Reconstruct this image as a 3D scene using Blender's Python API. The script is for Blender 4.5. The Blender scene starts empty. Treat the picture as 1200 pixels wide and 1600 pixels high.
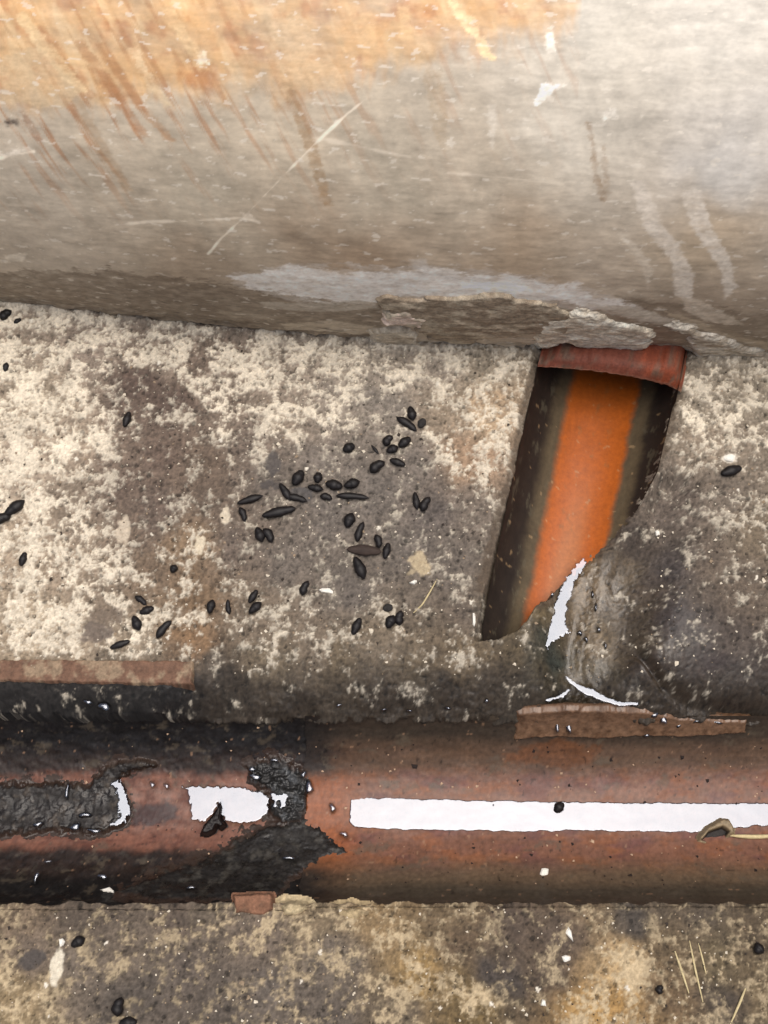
import bpy, math
import numpy as np

# ------------------------------------------------------------------ camera, sky, sun, exposure
sc = bpy.context.scene
CAM = np.array([0.0, -0.101, 0.54]); PITCH = math.radians(25.0); VFOV = math.radians(50.0)
cam_d = bpy.data.cameras.new("camera"); cam = bpy.data.objects.new("camera", cam_d)
sc.collection.objects.link(cam); sc.camera = cam
cam.location = CAM; cam.rotation_euler = (PITCH, 0, 0)
cam_d.sensor_fit = 'VERTICAL'; cam_d.angle = VFOV
cam_d.clip_start = 0.01; cam_d.clip_end = 200.0

SUN_DIR = np.array([math.tan(math.radians(5)), math.tan(math.radians(-4)), 1.0])   # towards the bright sky overhead
SUN_DIR /= np.linalg.norm(SUN_DIR)
elev = math.asin(SUN_DIR[2]); azim = math.atan2(SUN_DIR[0], SUN_DIR[1])
w = bpy.data.worlds.new("World"); sc.world = w; w.use_nodes = True
nt = w.node_tree; sky = nt.nodes.new('ShaderNodeTexSky'); sky.sky_type = 'NISHITA'; sky.sun_disc = False
sky.sun_elevation = elev; sky.sun_rotation = azim
sky.dust_density = 6.0; sky.air_density = 1.0; sky.ozone_density = 0.6
bg = nt.nodes['Background']; nt.links.new(sky.outputs[0], bg.inputs[0]); bg.inputs[1].default_value = 0.06
sun_d = bpy.data.lights.new("sun", 'SUN'); sun = bpy.data.objects.new("sun", sun_d); sc.collection.objects.link(sun)
sun_d.energy = 1.5; sun_d.angle = math.radians(58); sun_d.color = (1.0, 0.97, 0.93)
sun.rotation_euler = (0, 0, 0)
from mathutils import Vector
sun.rotation_euler = Vector(SUN_DIR).to_track_quat('Z', 'Y').to_euler()
sun.location = (0, 0, 3)
vs = sc.view_settings; vs.view_transform = 'Standard'; vs.look = 'None'; vs.exposure = 0.8; vs.gamma = 1.0
vs.use_curve_mapping = False
sc.render.filter_size = 1.8
CLAYG = 1.5
GAIN = 1.25            # how bright an open white surface comes out; colours read off the photograph are divided by it

# ------------------------------------------------------------------ noise
def _h(i, j, s):
    n = (i.astype(np.int64) * 374761393 + j.astype(np.int64) * 668265263 + s * 974634777) & 0x7fffffff
    n = ((n ^ (n >> 13)) * 1274126177) & 0x7fffffff
    n = ((n ^ (n >> 16)) * 1103515245) & 0x7fffffff
    return ((n ^ (n >> 11)) & 0xffff) / 65535.0
_G = np.stack([np.cos(np.arange(1024) * 2 * np.pi / 1024), np.sin(np.arange(1024) * 2 * np.pi / 1024)])
def _gi(i, j, s):
    n = (i * np.uint32(374761393) + j * np.uint32(668265263) + np.uint32((s * 974634777) & 0xffffffff))
    n = (n ^ (n >> np.uint32(13))) * np.uint32(1274126177); n = (n ^ (n >> np.uint32(16))) * np.uint32(2246822519)
    return (n >> np.uint32(13)) & np.uint32(1023)
def vnoise(x, y, s=0):
    xi = np.floor(x); yi = np.floor(y); fx = x - xi; fy = y - yi
    X = xi.astype(np.int64).astype(np.uint32); Y = yi.astype(np.int64).astype(np.uint32); o = np.uint32(1)
    ux = fx * fx * fx * (fx * (fx * 6 - 15) + 10); uy = fy * fy * fy * (fy * (fy * 6 - 15) + 10)
    def g(i, j, px, py): k = _gi(i, j, s); return _G[0][k] * px + _G[1][k] * py
    n0 = g(X, Y, fx, fy) * (1 - ux) + g(X + o, Y, fx - 1, fy) * ux
    n1 = g(X, Y + o, fx, fy - 1) * (1 - ux) + g(X + o, Y + o, fx - 1, fy - 1) * ux
    return (n0 * (1 - uy) + n1 * uy) * 1.5
def fbm(x, y, f, o=4, s=0, gain=0.55, lac=2.03):
    x = np.asarray(x, float); y = np.asarray(y, float); x, y = np.broadcast_arrays(x, y)
    r = np.zeros(np.broadcast(x, y).shape); a = 1.0; t = 0
    for k in range(o):
        r += a * vnoise(x * f + 17.3 * k, y * f - 9.1 * k, s + k * 31); t += a; a *= gain; f *= lac
    return r / t
def worley(x, y, f, s=0):
    x = x * f; y = y * f; xi = np.floor(x); yi = np.floor(y)
    d1 = np.full(x.shape, 9.0); cid = np.zeros(x.shape)
    for i in (-1, 0, 1):
        for j in (-1, 0, 1):
            cx = xi + i; cy = yi + j
            d = np.hypot(cx + _h(cx, cy, s) - x, cy + _h(cx, cy, s + 7) - y)
            m = d < d1; d1 = np.where(m, d, d1); cid = np.where(m, _h(cx, cy, s + 13), cid)
    return d1, cid
def sstep(a, b, x):
    t = np.clip((x - a) / (b - a), 0, 1); return t * t * (3 - 2 * t)
def lin(rgb):
    c = np.asarray(rgb, float) / 255.0
    return np.where(c <= 0.04045, c / 12.92, ((c + 0.055) / 1.055) ** 2.4)
def alb(rgb, g=None): return np.clip(lin(rgb) / (g or GAIN), 0.004, 0.85)
def mix(a, b, t): return a + (b - a) * t[..., None]
def smin(a, b, k):
    h = np.clip(0.5 + 0.5 * (b - a) / k, 0, 1); return b + (a - b) * h - k * h * (1 - h)
def idw(P, V, x, y, p=3.0):
    n = np.zeros(x.shape + (V.shape[1],)); d = np.zeros(x.shape)
    for (px, py), v in zip(P, V):
        wt = 1.0 / (((x - px) ** 2 + (y - py) ** 2) * 1e4 + 0.02) ** (p / 2)
        n += wt[..., None] * v; d += wt
    return n / d[..., None]
def sdpoly(poly, x, y):
    """signed distance, positive inside"""
    P = np.asarray(poly); d = np.full(x.shape, 1e9); ins = np.zeros(x.shape, bool); n = len(P)
    for i in range(n):
        a = P[i]; b = P[(i + 1) % n]; ex, ey = b - a
        wx = x - a[0]; wy = y - a[1]
        t = np.clip((wx * ex + wy * ey) / (ex * ex + ey * ey + 1e-12), 0, 1)
        d = np.minimum(d, (wx - ex * t) ** 2 + (wy - ey * t) ** 2)
        c = ((a[1] <= y) & (b[1] > y)) | ((b[1] <= y) & (a[1] > y))
        with np.errstate(divide='ignore', invalid='ignore'):
            xc = a[0] + (y - a[1]) * ex / (ey if ey != 0 else 1e-12)
        ins ^= c & (x < xc)
    return np.where(ins, 1, -1) * np.sqrt(d)

# ------------------------------------------------------------------ the chamber's shapes (metres)
R_MAIN, Y_MAIN = 0.050, -0.002                 # main channel: half round clay pipe along x
def ray(X, Y):
    t = math.tan(VFOV / 2); dx = (X - 600) / 800 * t; dy = -(Y - 800) / 800 * t
    c, s = math.cos(PITCH), math.sin(PITCH)
    return np.array([dx, dy * c + s, dy * s - c])
def at_z(X, Y, z):
    d = ray(X, Y); return CAM + d * ((z - CAM[2]) / d[2])
def bench_flat(x, y):
    x, y = np.broadcast_arrays(np.asarray(x, float), np.asarray(y, float))
    zb = 0.004 + 0.155 * (y - 0.05)
    sharp = sstep(-0.085, -0.115, x)
    e = np.clip((0.082 - y) / 0.041, 0, 1) * (1 - sharp) + np.clip((0.056 - y) / 0.015, 0, 1) * sharp
    zb = zb - (0.0265 * (1 - sharp) + 0.018 * sharp) * e ** 2.1
    zf = 0.002 + 0.05 * (-y - 0.05) - 0.003 * np.clip((0.056 + y) / 0.008, 0, 1) ** 2
    return np.where(y > 0, zb, zf)
_L0 = at_z(838, 580, 0.032)[:2]; _L1 = at_z(732, 1000, 0.012)[:2]
B_DIR = (_L1 - _L0) / np.linalg.norm(_L1 - _L0)             # branch pipe runs this way, down to the main channel
B_NRM = np.array([-B_DIR[1], B_DIR[0]])                     # to its right in the picture
if B_NRM[0] < 0: B_NRM = -B_NRM
R_BR = 0.038
B_ORG = _L0 + B_NRM * R_BR
def branch_su(x, y):
    rx = x - B_ORG[0]; ry = y - B_ORG[1]
    return rx * B_DIR[0] + ry * B_DIR[1], rx * B_NRM[0] + ry * B_NRM[1]
def branch_inv(s): return -0.005 - 0.055 * s
def branch_pipe_z(s, u): return branch_inv(s) + R_BR - np.sqrt(np.maximum(R_BR ** 2 - u ** 2, 1e-9))
_up = [at_z(838, 575, 0.032)[:2], at_z(800, 740, 0.023)[:2], at_z(757, 900, 0.017)[:2], at_z(728, 1004, 0.011)[:2]]
_dg = [at_z(X, Y, -0.010)[:2] for X, Y in [(765, 1016), (800, 1005), (850, 950), (905, 882)]]
_rt = [at_z(955, 835, -0.002)[:2], at_z(985, 790, 0.006)[:2], at_z(1040, 690, 0.022)[:2], at_z(1056, 610, 0.030)[:2]]
_bk = -B_DIR * 0.10
EXPO = [_up[0] + _bk] + _up + _dg + _rt + [_rt[-1] + _bk]   # where the clay of the branch pipe lies bare
_ra = at_z(935, 850, -0.008)[:2]; _rb = at_z(905, 1100, -0.014)[:2]
_cv = np.array([at_z(X, Y, -0.008)[:2] for X, Y in [(992, 1030), (1035, 1074), (1090, 1098), (1150, 1106), (1300, 1112)]])   # crevice under the right hand benching
def bench_h(x, y):
    x, y = np.broadcast_arrays(np.asarray(x, float), np.asarray(y, float))
    z = bench_flat(x, y)
    xc = _rb[0] + (_ra[0] - _rb[0]) * np.clip((y - _rb[1]) / (_ra[1] - _rb[1]), -0.2, 1.4)
    zr = -0.0195 + 0.0105 * np.clip((y - 0.055) / 0.075, 0, 1.2) - 0.012 * np.clip((0.058 - y) / 0.017, 0, 1) ** 2
    u = x - xc
    wide = 0.033 + 0.022 * np.clip((y - 0.05) / 0.08, 0, 1) * (u > 0)
    val = zr + 0.030 * (np.abs(u) / wide) ** 1.7 + 1.0 * np.clip(y - 0.16, 0, 1)
    back = y > 0
    z = np.where(back, smin(z, val, 0.008), z)
    wy = sstep(0.050, 0.070, y) * sstep(0.150, 0.125, y)
    z = np.where(back, z + wy * (0.0050 * np.exp(-((u - 0.004) / 0.009) ** 2) - 0.0025 * np.exp(-((u + 0.011) / 0.006) ** 2)), z)
    yc = np.interp(x, _cv[:, 0], _cv[:, 1]); on = sstep(_cv[0, 0] - 0.004, _cv[0, 0] + 0.006, x)
    yd = y - yc - 0.0015 * vnoise(x * 90, x * 0, 3)
    z = np.where(back, z + on * (0.0022 * np.exp(-((yd - 0.009) / 0.008) ** 2) - 0.0045 * np.exp(-(yd / 0.0030) ** 2)), z)
    s, ub = branch_su(x, y)
    pz = branch_pipe_z(s, np.clip(ub, -R_BR, R_BR))
    e = sdpoly(EXPO, x, y) + fbm(x, y, 70, 5, 5, 0.65) * 0.0030
    z = np.where(back, z + np.maximum(np.minimum(pz + 0.0014, bench_flat(x, y)) - z, 0) * sstep(-0.018, -0.001, e), z)
    z = np.where(back, z - 0.0022 * sstep(-0.0060, 0.0, e + 0.0025 * fbm(x, y, 220, 3, 6)) * (s < 0.12), z)
    z = np.where(back, z + (np.minimum(z, pz - 0.004) - z) * sstep(0.0, 0.0016, e), z)
    return z
def open_edge(x, y): return sdpoly(EXPO, x, y) + fbm(x, y, 70, 5, 5, 0.65) * 0.0030
def hit(X, Y, fn=None, t0=0.3, t1=1.1):
    """first point of the pixel's line of sight on a height surface"""
    fn = fn or surf_h
    d = ray(X, Y); t = np.linspace(t0, t1, 900); p = CAM + d * t[:, None]
    g = p[:, 2] - fn(p[:, 0], p[:, 1]); k = int(np.argmax(g < 0))
    if k == 0: k = 1
    f = g[k - 1] / (g[k - 1] - g[k]); return p[k - 1] + (p[k] - p[k - 1]) * f
def surf_h(x, y):
    zc = -np.sqrt(np.maximum(R_MAIN ** 2 - (y - Y_MAIN) ** 2, 0))
    return np.where(y > 0.0415, bench_h(x, y), np.where(y < -0.0505, bench_h(x, y), zc))
def hxy(X, Y, fn=None):
    return hit(X, Y, fn or bench_h0)[:2]
def bench_h0(x, y): return bench_flat(x, y)
# back wall: swells out towards the camera low down and leans back higher up
R_W, ZC_W = 0.14, 0.091
def wall_y0(x): return 0.2275 - 0.079 * x + 0.18 * np.minimum(x, 0.2) ** 2
def wall_pt(x, a): return x, wall_y0(x) + R_W * (1 - np.cos(a)), ZC_W + R_W * np.sin(a)
def hit_wall(X, Y):
    """(x, R*a) of a pixel on the wall"""
    d = ray(X, Y); t = np.linspace(0.4, 1.2, 4000); p = CAM + d * t[:, None]
    sa = np.clip((p[:, 2] - ZC_W) / R_W, -0.6, 0.99); a = np.arcsin(sa)
    g = p[:, 1] - (wall_y0(p[:, 0]) + R_W * (1 - np.cos(a)))
    k = int(np.argmax((g > 0) & (p[:, 2] < ZC_W + R_W * 0.985)))
    return np.array([p[k, 0], R_W * a[k]])
def hit_main(X, Y):
    """(x, R*phi) of a pixel on the main channel's bore, phi from its bottom"""
    d = ray(X, Y); oy = CAM[1] - Y_MAIN; oz = CAM[2]
    A = d[1] ** 2 + d[2] ** 2; B = oy * d[1] + oz * d[2]; C = oy * oy + oz * oz - R_MAIN ** 2
    t = (-B + math.sqrt(max(B * B - A * C, 0))) / A; p = CAM + d * t
    return np.array([p[0], R_MAIN * math.atan2(p[1] - Y_MAIN, -p[2])])

# ------------------------------------------------------------------ mesh and material helpers
col = sc.collection
def build_mesh(name, V, F):
    """V (n,3); F (m,3 or 4)"""
    me = bpy.data.meshes.new(name); V = np.ascontiguousarray(V, np.float32); F = np.ascontiguousarray(F, np.int32)
    k = F.shape[1]
    me.vertices.add(len(V)); me.vertices.foreach_set('co', V.ravel())
    me.loops.add(F.size); me.loops.foreach_set('vertex_index', F.ravel())
    me.polygons.add(len(F)); me.polygons.foreach_set('loop_start', np.arange(0, F.size, k, dtype=np.int32))
    me.polygons.foreach_set('use_smooth', np.ones(len(F), bool))
    me.update(calc_edges=True); me.validate()
    return me
def set_attr(me, colr, rough):
    n = len(me.vertices); c = np.ones((n, 4), np.float32); c[:, :3] = colr
    at = me.attributes.new('col', 'FLOAT_COLOR', 'POINT'); at.data.foreach_set('color', c.ravel())
    at = me.attributes.new('rough', 'FLOAT', 'POINT')
    at.data.foreach_set('value', np.ascontiguousarray(np.broadcast_to(rough, (n,)), np.float32))
def obj(name, me, mat, parent=None, label=None, cat=None, group=None, kind=None, loc=None):
    o = bpy.data.objects.new(name, me); col.objects.link(o)
    if mat is not None and me is not None and not me.materials: me.materials.append(mat)
    if parent: o.parent = parent
    if loc is not None: o.location = loc
    tag(o, label, cat, group, kind); return o
def tag(o, label=None, cat=None, group=None, kind=None):
    for k, v in (('label', label), ('category', cat), ('group', group), ('kind', kind)):
        if v: o[k] = v
    return o
def empty(name, label, cat, loc=(0, 0, 0), group=None):
    o = bpy.data.objects.new(name, None); col.objects.link(o); o.location = loc; o.empty_display_size = 0.02
    return tag(o, label, cat, group)
def grid_faces(nu, nv, keep=None):
    i = np.arange(nu * nv).reshape(nv, nu)
    F = np.stack([i[:-1, :-1], i[:-1, 1:], i[1:, 1:], i[1:, :-1]], -1).reshape(-1, 4)
    if keep is not None: F = F[keep.ravel()[F].any(1)] if keep.dtype == bool else F
    return F
def compact(V, F, *attrs):
    used = np.unique(F); m = np.full(len(V), -1); m[used] = np.arange(len(used))
    return (V[used], m[F]) + tuple(a[used] if np.ndim(a) else a for a in attrs)

def attr_material(name, bump_scale=1800.0, bump=0.3, var=0.25, spec=0.4, var_scale=900.0, coat=0.0, stretch=(1, 1, 1), bdist=0.0006):
    m = bpy.data.materials.new(name); m.use_nodes = True; t = m.node_tree; N = t.nodes; L = t.links
    b = N['Principled BSDF']
    ac = N.new('ShaderNodeAttribute'); ac.attribute_name = 'col'
    ar = N.new('ShaderNodeAttribute'); ar.attribute_name = 'rough'
    tc = N.new('ShaderNodeTexCoord'); mp = N.new('ShaderNodeMapping'); mp.inputs['Scale'].default_value = stretch
    L.new(tc.outputs['Object'], mp.inputs['Vector'])
    n1 = N.new('ShaderNodeTexNoise'); n1.inputs['Scale'].default_value = var_scale; n1.inputs['Detail'].default_value = 5
    n1.inputs['Roughness'].default_value = 0.65; L.new(mp.outputs[0], n1.inputs['Vector'])
    mr = N.new('ShaderNodeMapRange'); mr.inputs[1].default_value = 0.3; mr.inputs[2].default_value = 0.7
    mr.inputs[3].default_value = 1 - var; mr.inputs[4].default_value = 1 + var; L.new(n1.outputs['Fac'], mr.inputs[0])
    vm = N.new('ShaderNodeVectorMath'); vm.operation = 'SCALE'; L.new(ac.outputs['Color'], vm.inputs[0]); L.new(mr.outputs[0], vm.inputs['Scale'])
    L.new(vm.outputs[0], b.inputs['Base Color']); L.new(ar.outputs['Fac'], b.inputs['Roughness'])
    n2 = N.new('ShaderNodeTexNoise'); n2.inputs['Scale'].default_value = bump_scale; n2.inputs['Detail'].default_value = 3
    L.new(mp.outputs[0], n2.inputs['Vector'])
    bp = N.new('ShaderNodeBump'); bp.inputs['Strength'].default_value = bump; bp.inputs['Distance'].default_value = bdist
    L.new(n2.outputs['Fac'], bp.inputs['Height']); L.new(bp.outputs[0], b.inputs['Normal'])
    b.inputs['Specular IOR Level'].default_value = spec; b.inputs['Coat Weight'].default_value = coat
    b.inputs['Coat Roughness'].default_value = 0.08
    return m
def plain_material(name, rgb, rough=0.5, spec=0.5, var=0.3, scale=600.0, bump=0.3, coat=0.0):
    m = bpy.data.materials.new(name); m.use_nodes = True; t = m.node_tree; N = t.nodes; L = t.links
    b = N['Principled BSDF']; tc = N.new('ShaderNodeTexCoord')
    n1 = N.new('ShaderNodeTexNoise'); n1.inputs['Scale'].default_value = scale; n1.inputs['Detail'].default_value = 4
    L.new(tc.outputs['Object'], n1.inputs['Vector'])
    cr = N.new('ShaderNodeMapRange'); cr.inputs[1].default_value = 0.3; cr.inputs[2].default_value = 0.7
    cr.inputs[3].default_value = 1 - var; cr.inputs[4].default_value = 1 + var; L.new(n1.outputs['Fac'], cr.inputs[0])
    rg = N.new('ShaderNodeRGB'); rg.outputs[0].default_value = (*rgb, 1)
    vm = N.new('ShaderNodeVectorMath'); vm.operation = 'SCALE'; L.new(rg.outputs[0], vm.inputs[0]); L.new(cr.outputs[0], vm.inputs['Scale'])
    L.new(vm.outputs[0], b.inputs['Base Color'])
    bp = N.new('ShaderNodeBump'); bp.inputs['Strength'].default_value = bump; bp.inputs['Distance'].default_value = 0.0006
    L.new(n1.outputs['Fac'], bp.inputs['Height']); L.new(bp.outputs[0], b.inputs['Normal'])
    b.inputs['Roughness'].default_value = rough; b.inputs['Specular IOR Level'].default_value = spec
    b.inputs['Coat Weight'].default_value = coat; b.inputs['Coat Roughness'].default_value = 0.1
    return m
def water_material():
    m = bpy.data.materials.new('dirty_water'); m.use_nodes = True; t = m.node_tree; N = t.nodes; L = t.links
    N.remove(N['Principled BSDF']); out = N['Material Output']
    tr = N.new('ShaderNodeBsdfTransparent'); tr.inputs[0].default_value = (0.80, 0.77, 0.68, 1)
    gl = N.new('ShaderNodeBsdfGlossy'); gl.inputs['Roughness'].default_value = 0.03; gl.inputs[0].default_value = (0.66, 0.69, 0.76, 1)
    fr = N.new('ShaderNodeFresnel'); fr.inputs['IOR'].default_value = 2.9
    mx = N.new('ShaderNodeMixShader'); L.new(fr.outputs[0], mx.inputs[0]); L.new(tr.outputs[0], mx.inputs[1]); L.new(gl.outputs[0], mx.inputs[2])
    L.new(mx.outputs[0], out.inputs['Surface'])
    tc = N.new('ShaderNodeTexCoord'); n = N.new('ShaderNodeTexNoise'); n.inputs['Scale'].default_value = 60
    L.new(tc.outputs['Object'], n.inputs['Vector'])
    bp = N.new('ShaderNodeBump'); bp.inputs['Strength'].default_value = 0.12; bp.inputs['Distance'].default_value = 0.002
    L.new(n.outputs['Fac'], bp.inputs['Height']); L.new(bp.outputs[0], gl.inputs['Normal'])
    return m
M_CONC = attr_material('weathered_concrete', 1500, 0.25, 0.18, 0.45)
M_WALL = attr_material('old_cement_render', 900, 0.04, 0.05, 0.4, 500, stretch=(0.35, 1, 1))
M_CLAY = attr_material('glazed_clay', 1200, 0.08, 0.16, 0.36, 420, coat=0.0)
M_SLUDGE = attr_material('wet_black_sludge', 1500, 0.2, 0.3, 0.30, 700)
M_MORTAR = attr_material('crumbling_mortar', 1300, 0.5, 0.25, 0.3, 700)
M_WATER = water_material()

_out = np.concatenate([np.arange(0.0012, 0.08, 0.0012), np.arange(0.083, 0.20, 0.003), 0.20 + np.geomspace(0.005, 0.5, 18)])      # finer in view, coarser away from it
XS = np.concatenate([-0.23 - _out[::-1], np.arange(-0.23, 0.2301, 0.0006), 0.23 + _out])

# ------------------------------------------------------------------ benching (concrete floor of the chamber)
LIME = (236, 223, 200)
# pixel, smooth tone, share of pale lime grains
BACK_TONES = [
 (40, 520, (150,135,118), .62), (150, 540, (150,135,120), .55), (250, 560, (140,125,110), .55), (60, 620, (160,145,125), .60), (120, 690, (165,148,128), .58),
 (330, 570, (128,112,98), .50), (430, 580, (150,136,120), .58), (210, 600, (100,84,74), .22), (260, 625, (98,82,72), .22), (360, 640, (125,110,96), .50),
 (450, 660, (150,135,118), .55), (530, 570, (165,152,135), .55), (600, 570, (160,148,132), .50), (680, 570, (165,152,136), .50), (760, 570, (165,152,132), .45),
 (520, 620, (150,138,124), .45), (600, 630, (140,130,118), .30), (700, 640, (152,136,116), .35), (760, 640, (185,160,130), .45), (740, 720, (165,138,112), .40),
 (250, 720, (112,95,83), .14), (180, 760, (112,96,84), .22), (320, 720, (112,96,82), .18), (330, 780, (108,93,80), .16), (240, 800, (108,93,82), .15), (110, 780, (140,125,108), .42),
 (40, 740, (175,158,138), .62), (30, 850, (170,152,130), .58), (100, 880, (155,138,118), .50), (60, 960, (175,158,134), .62), (160, 940, (140,124,106), .48), (120, 1010, (165,148,126), .55), (30, 1015, (170,152,128), .55),
 (240, 880, (122,104,86), .30), (300, 850, (138,116,92), .34), (290, 930, (125,102,78), .30), (300, 990, (138,110,82), .36), (210, 1000, (150,135,115), .48), (270, 960, (130,112,92), .36),
 (360, 850, (112,99,88), .16), (400, 700, (118,104,92), .26), (430, 760, (112,102,92), .10), (500, 720, (124,114,104), .16), (520, 800, (116,107,98), .06), (450, 870, (116,106,96), .10), (580, 760, (116,107,98), .06),
 (640, 720, (122,112,102), .12), (680, 800, (104,95,88), .08), (640, 860, (112,103,94), .14), (540, 920, (110,101,92), .14), (700, 880, (112,102,92), .20), (740, 800, (122,110,98), .22), (720, 950, (110,98,86), .18),
 (400, 960, (122,108,92), .26), (480, 990, (122,108,92), .32), (600, 1000, (124,110,92), .28), (420, 1040, (122,108,88), .36), (530, 1050, (112,98,78), .24), (640, 1050, (108,94,74), .22), (720, 1030, (114,98,76), .26),
 (350, 1080, (54,47,40), .02), (450, 1100, (52,45,38), .02), (600, 1100, (58,50,42), .02), (700, 1095, (58,50,42), .02), (330, 1050, (95,84,72), .25), (780, 1060, (74,64,52), .08),  # channel edge: dark stain, with the shading of its crease set into the tones
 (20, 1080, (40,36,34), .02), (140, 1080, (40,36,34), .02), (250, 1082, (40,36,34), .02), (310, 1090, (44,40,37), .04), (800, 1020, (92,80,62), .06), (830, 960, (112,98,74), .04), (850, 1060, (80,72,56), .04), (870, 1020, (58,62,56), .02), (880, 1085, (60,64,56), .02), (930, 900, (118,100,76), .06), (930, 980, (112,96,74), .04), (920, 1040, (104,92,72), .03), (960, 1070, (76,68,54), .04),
 (980, 880, (98,85,68), .05), (1000, 830, (80,70,62), .06), (1010, 760, (112,100,88), .22), (1000, 960, (84,74,62), .03), (1050, 880, (82,74,70), .10), (1060, 970, (74,66,62), .08), (1020, 1040, (68,58,49), .02), (1120, 1040, (66,57,54), .05), (1090, 1090, (60,50,42), .06), (1180, 1080, (60,50,44), .08),
 (1060, 780, (112,100,90), .18), (1100, 640, (152,140,122), .44), (1160, 620, (150,138,120), .42), (1100, 700, (145,130,112), .40), (1180, 700, (135,122,106), .36), (1130, 780, (122,110,97), .22), (1180, 830, (122,108,90), .26), (1110, 880, (110,97,84), .18), (1180, 930, (106,93,80), .20), (1150, 1000, (88,78,70), .10), (1190, 570, (165,152,132), .5)]
FRONT_TONES = [
 (40, 1430, (130,112,92), .28), (40, 1490, (125,110,95), .30), (30, 1560, (150,130,98), .42), (120, 1440, (100,88,76), .14), (130, 1520, (125,112,98), .28), (200, 1480, (115,102,88), .26), (200, 1560, (96,87,78), .12),
 (280, 1440, (105,92,80), .24), (280, 1520, (105,94,84), .24), (340, 1580, (98,88,78), .16), (330, 1430, (110,98,84), .36), (400, 1470, (122,108,94), .34), (430, 1540, (112,102,92), .28), (500, 1440, (135,118,94), .36), (520, 1500, (115,104,92), .28), (520, 1580, (104,94,84), .30),
 (590, 1450, (150,126,92), .40), (650, 1520, (165,136,88), .40), (620, 1570, (110,97,80), .36), (700, 1440, (118,100,76), .24), (730, 1480, (108,90,70), .24), (790, 1530, (78,70,64), .12), (800, 1440, (96,82,70), .16), (740, 1570, (120,100,66), .38),
 (880, 1480, (96,82,70), .26), (870, 1520, (92,78,66), .22), (965, 1510, (205,175,130), .60), (920, 1580, (188,150,92), .45), (970, 1560, (170,135,84), .36), (1000, 1440, (84,76,68), .10), (1040, 1480, (112,95,72), .26), (1040, 1550, (118,97,72), .30), (1100, 1430, (96,84,70), .20), (1120, 1500, (112,98,74), .30), (1130, 1570, (84,74,64), .22), (1190, 1460, (96,82,64), .24), (1190, 1560, (112,96,72), .28)]
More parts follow.
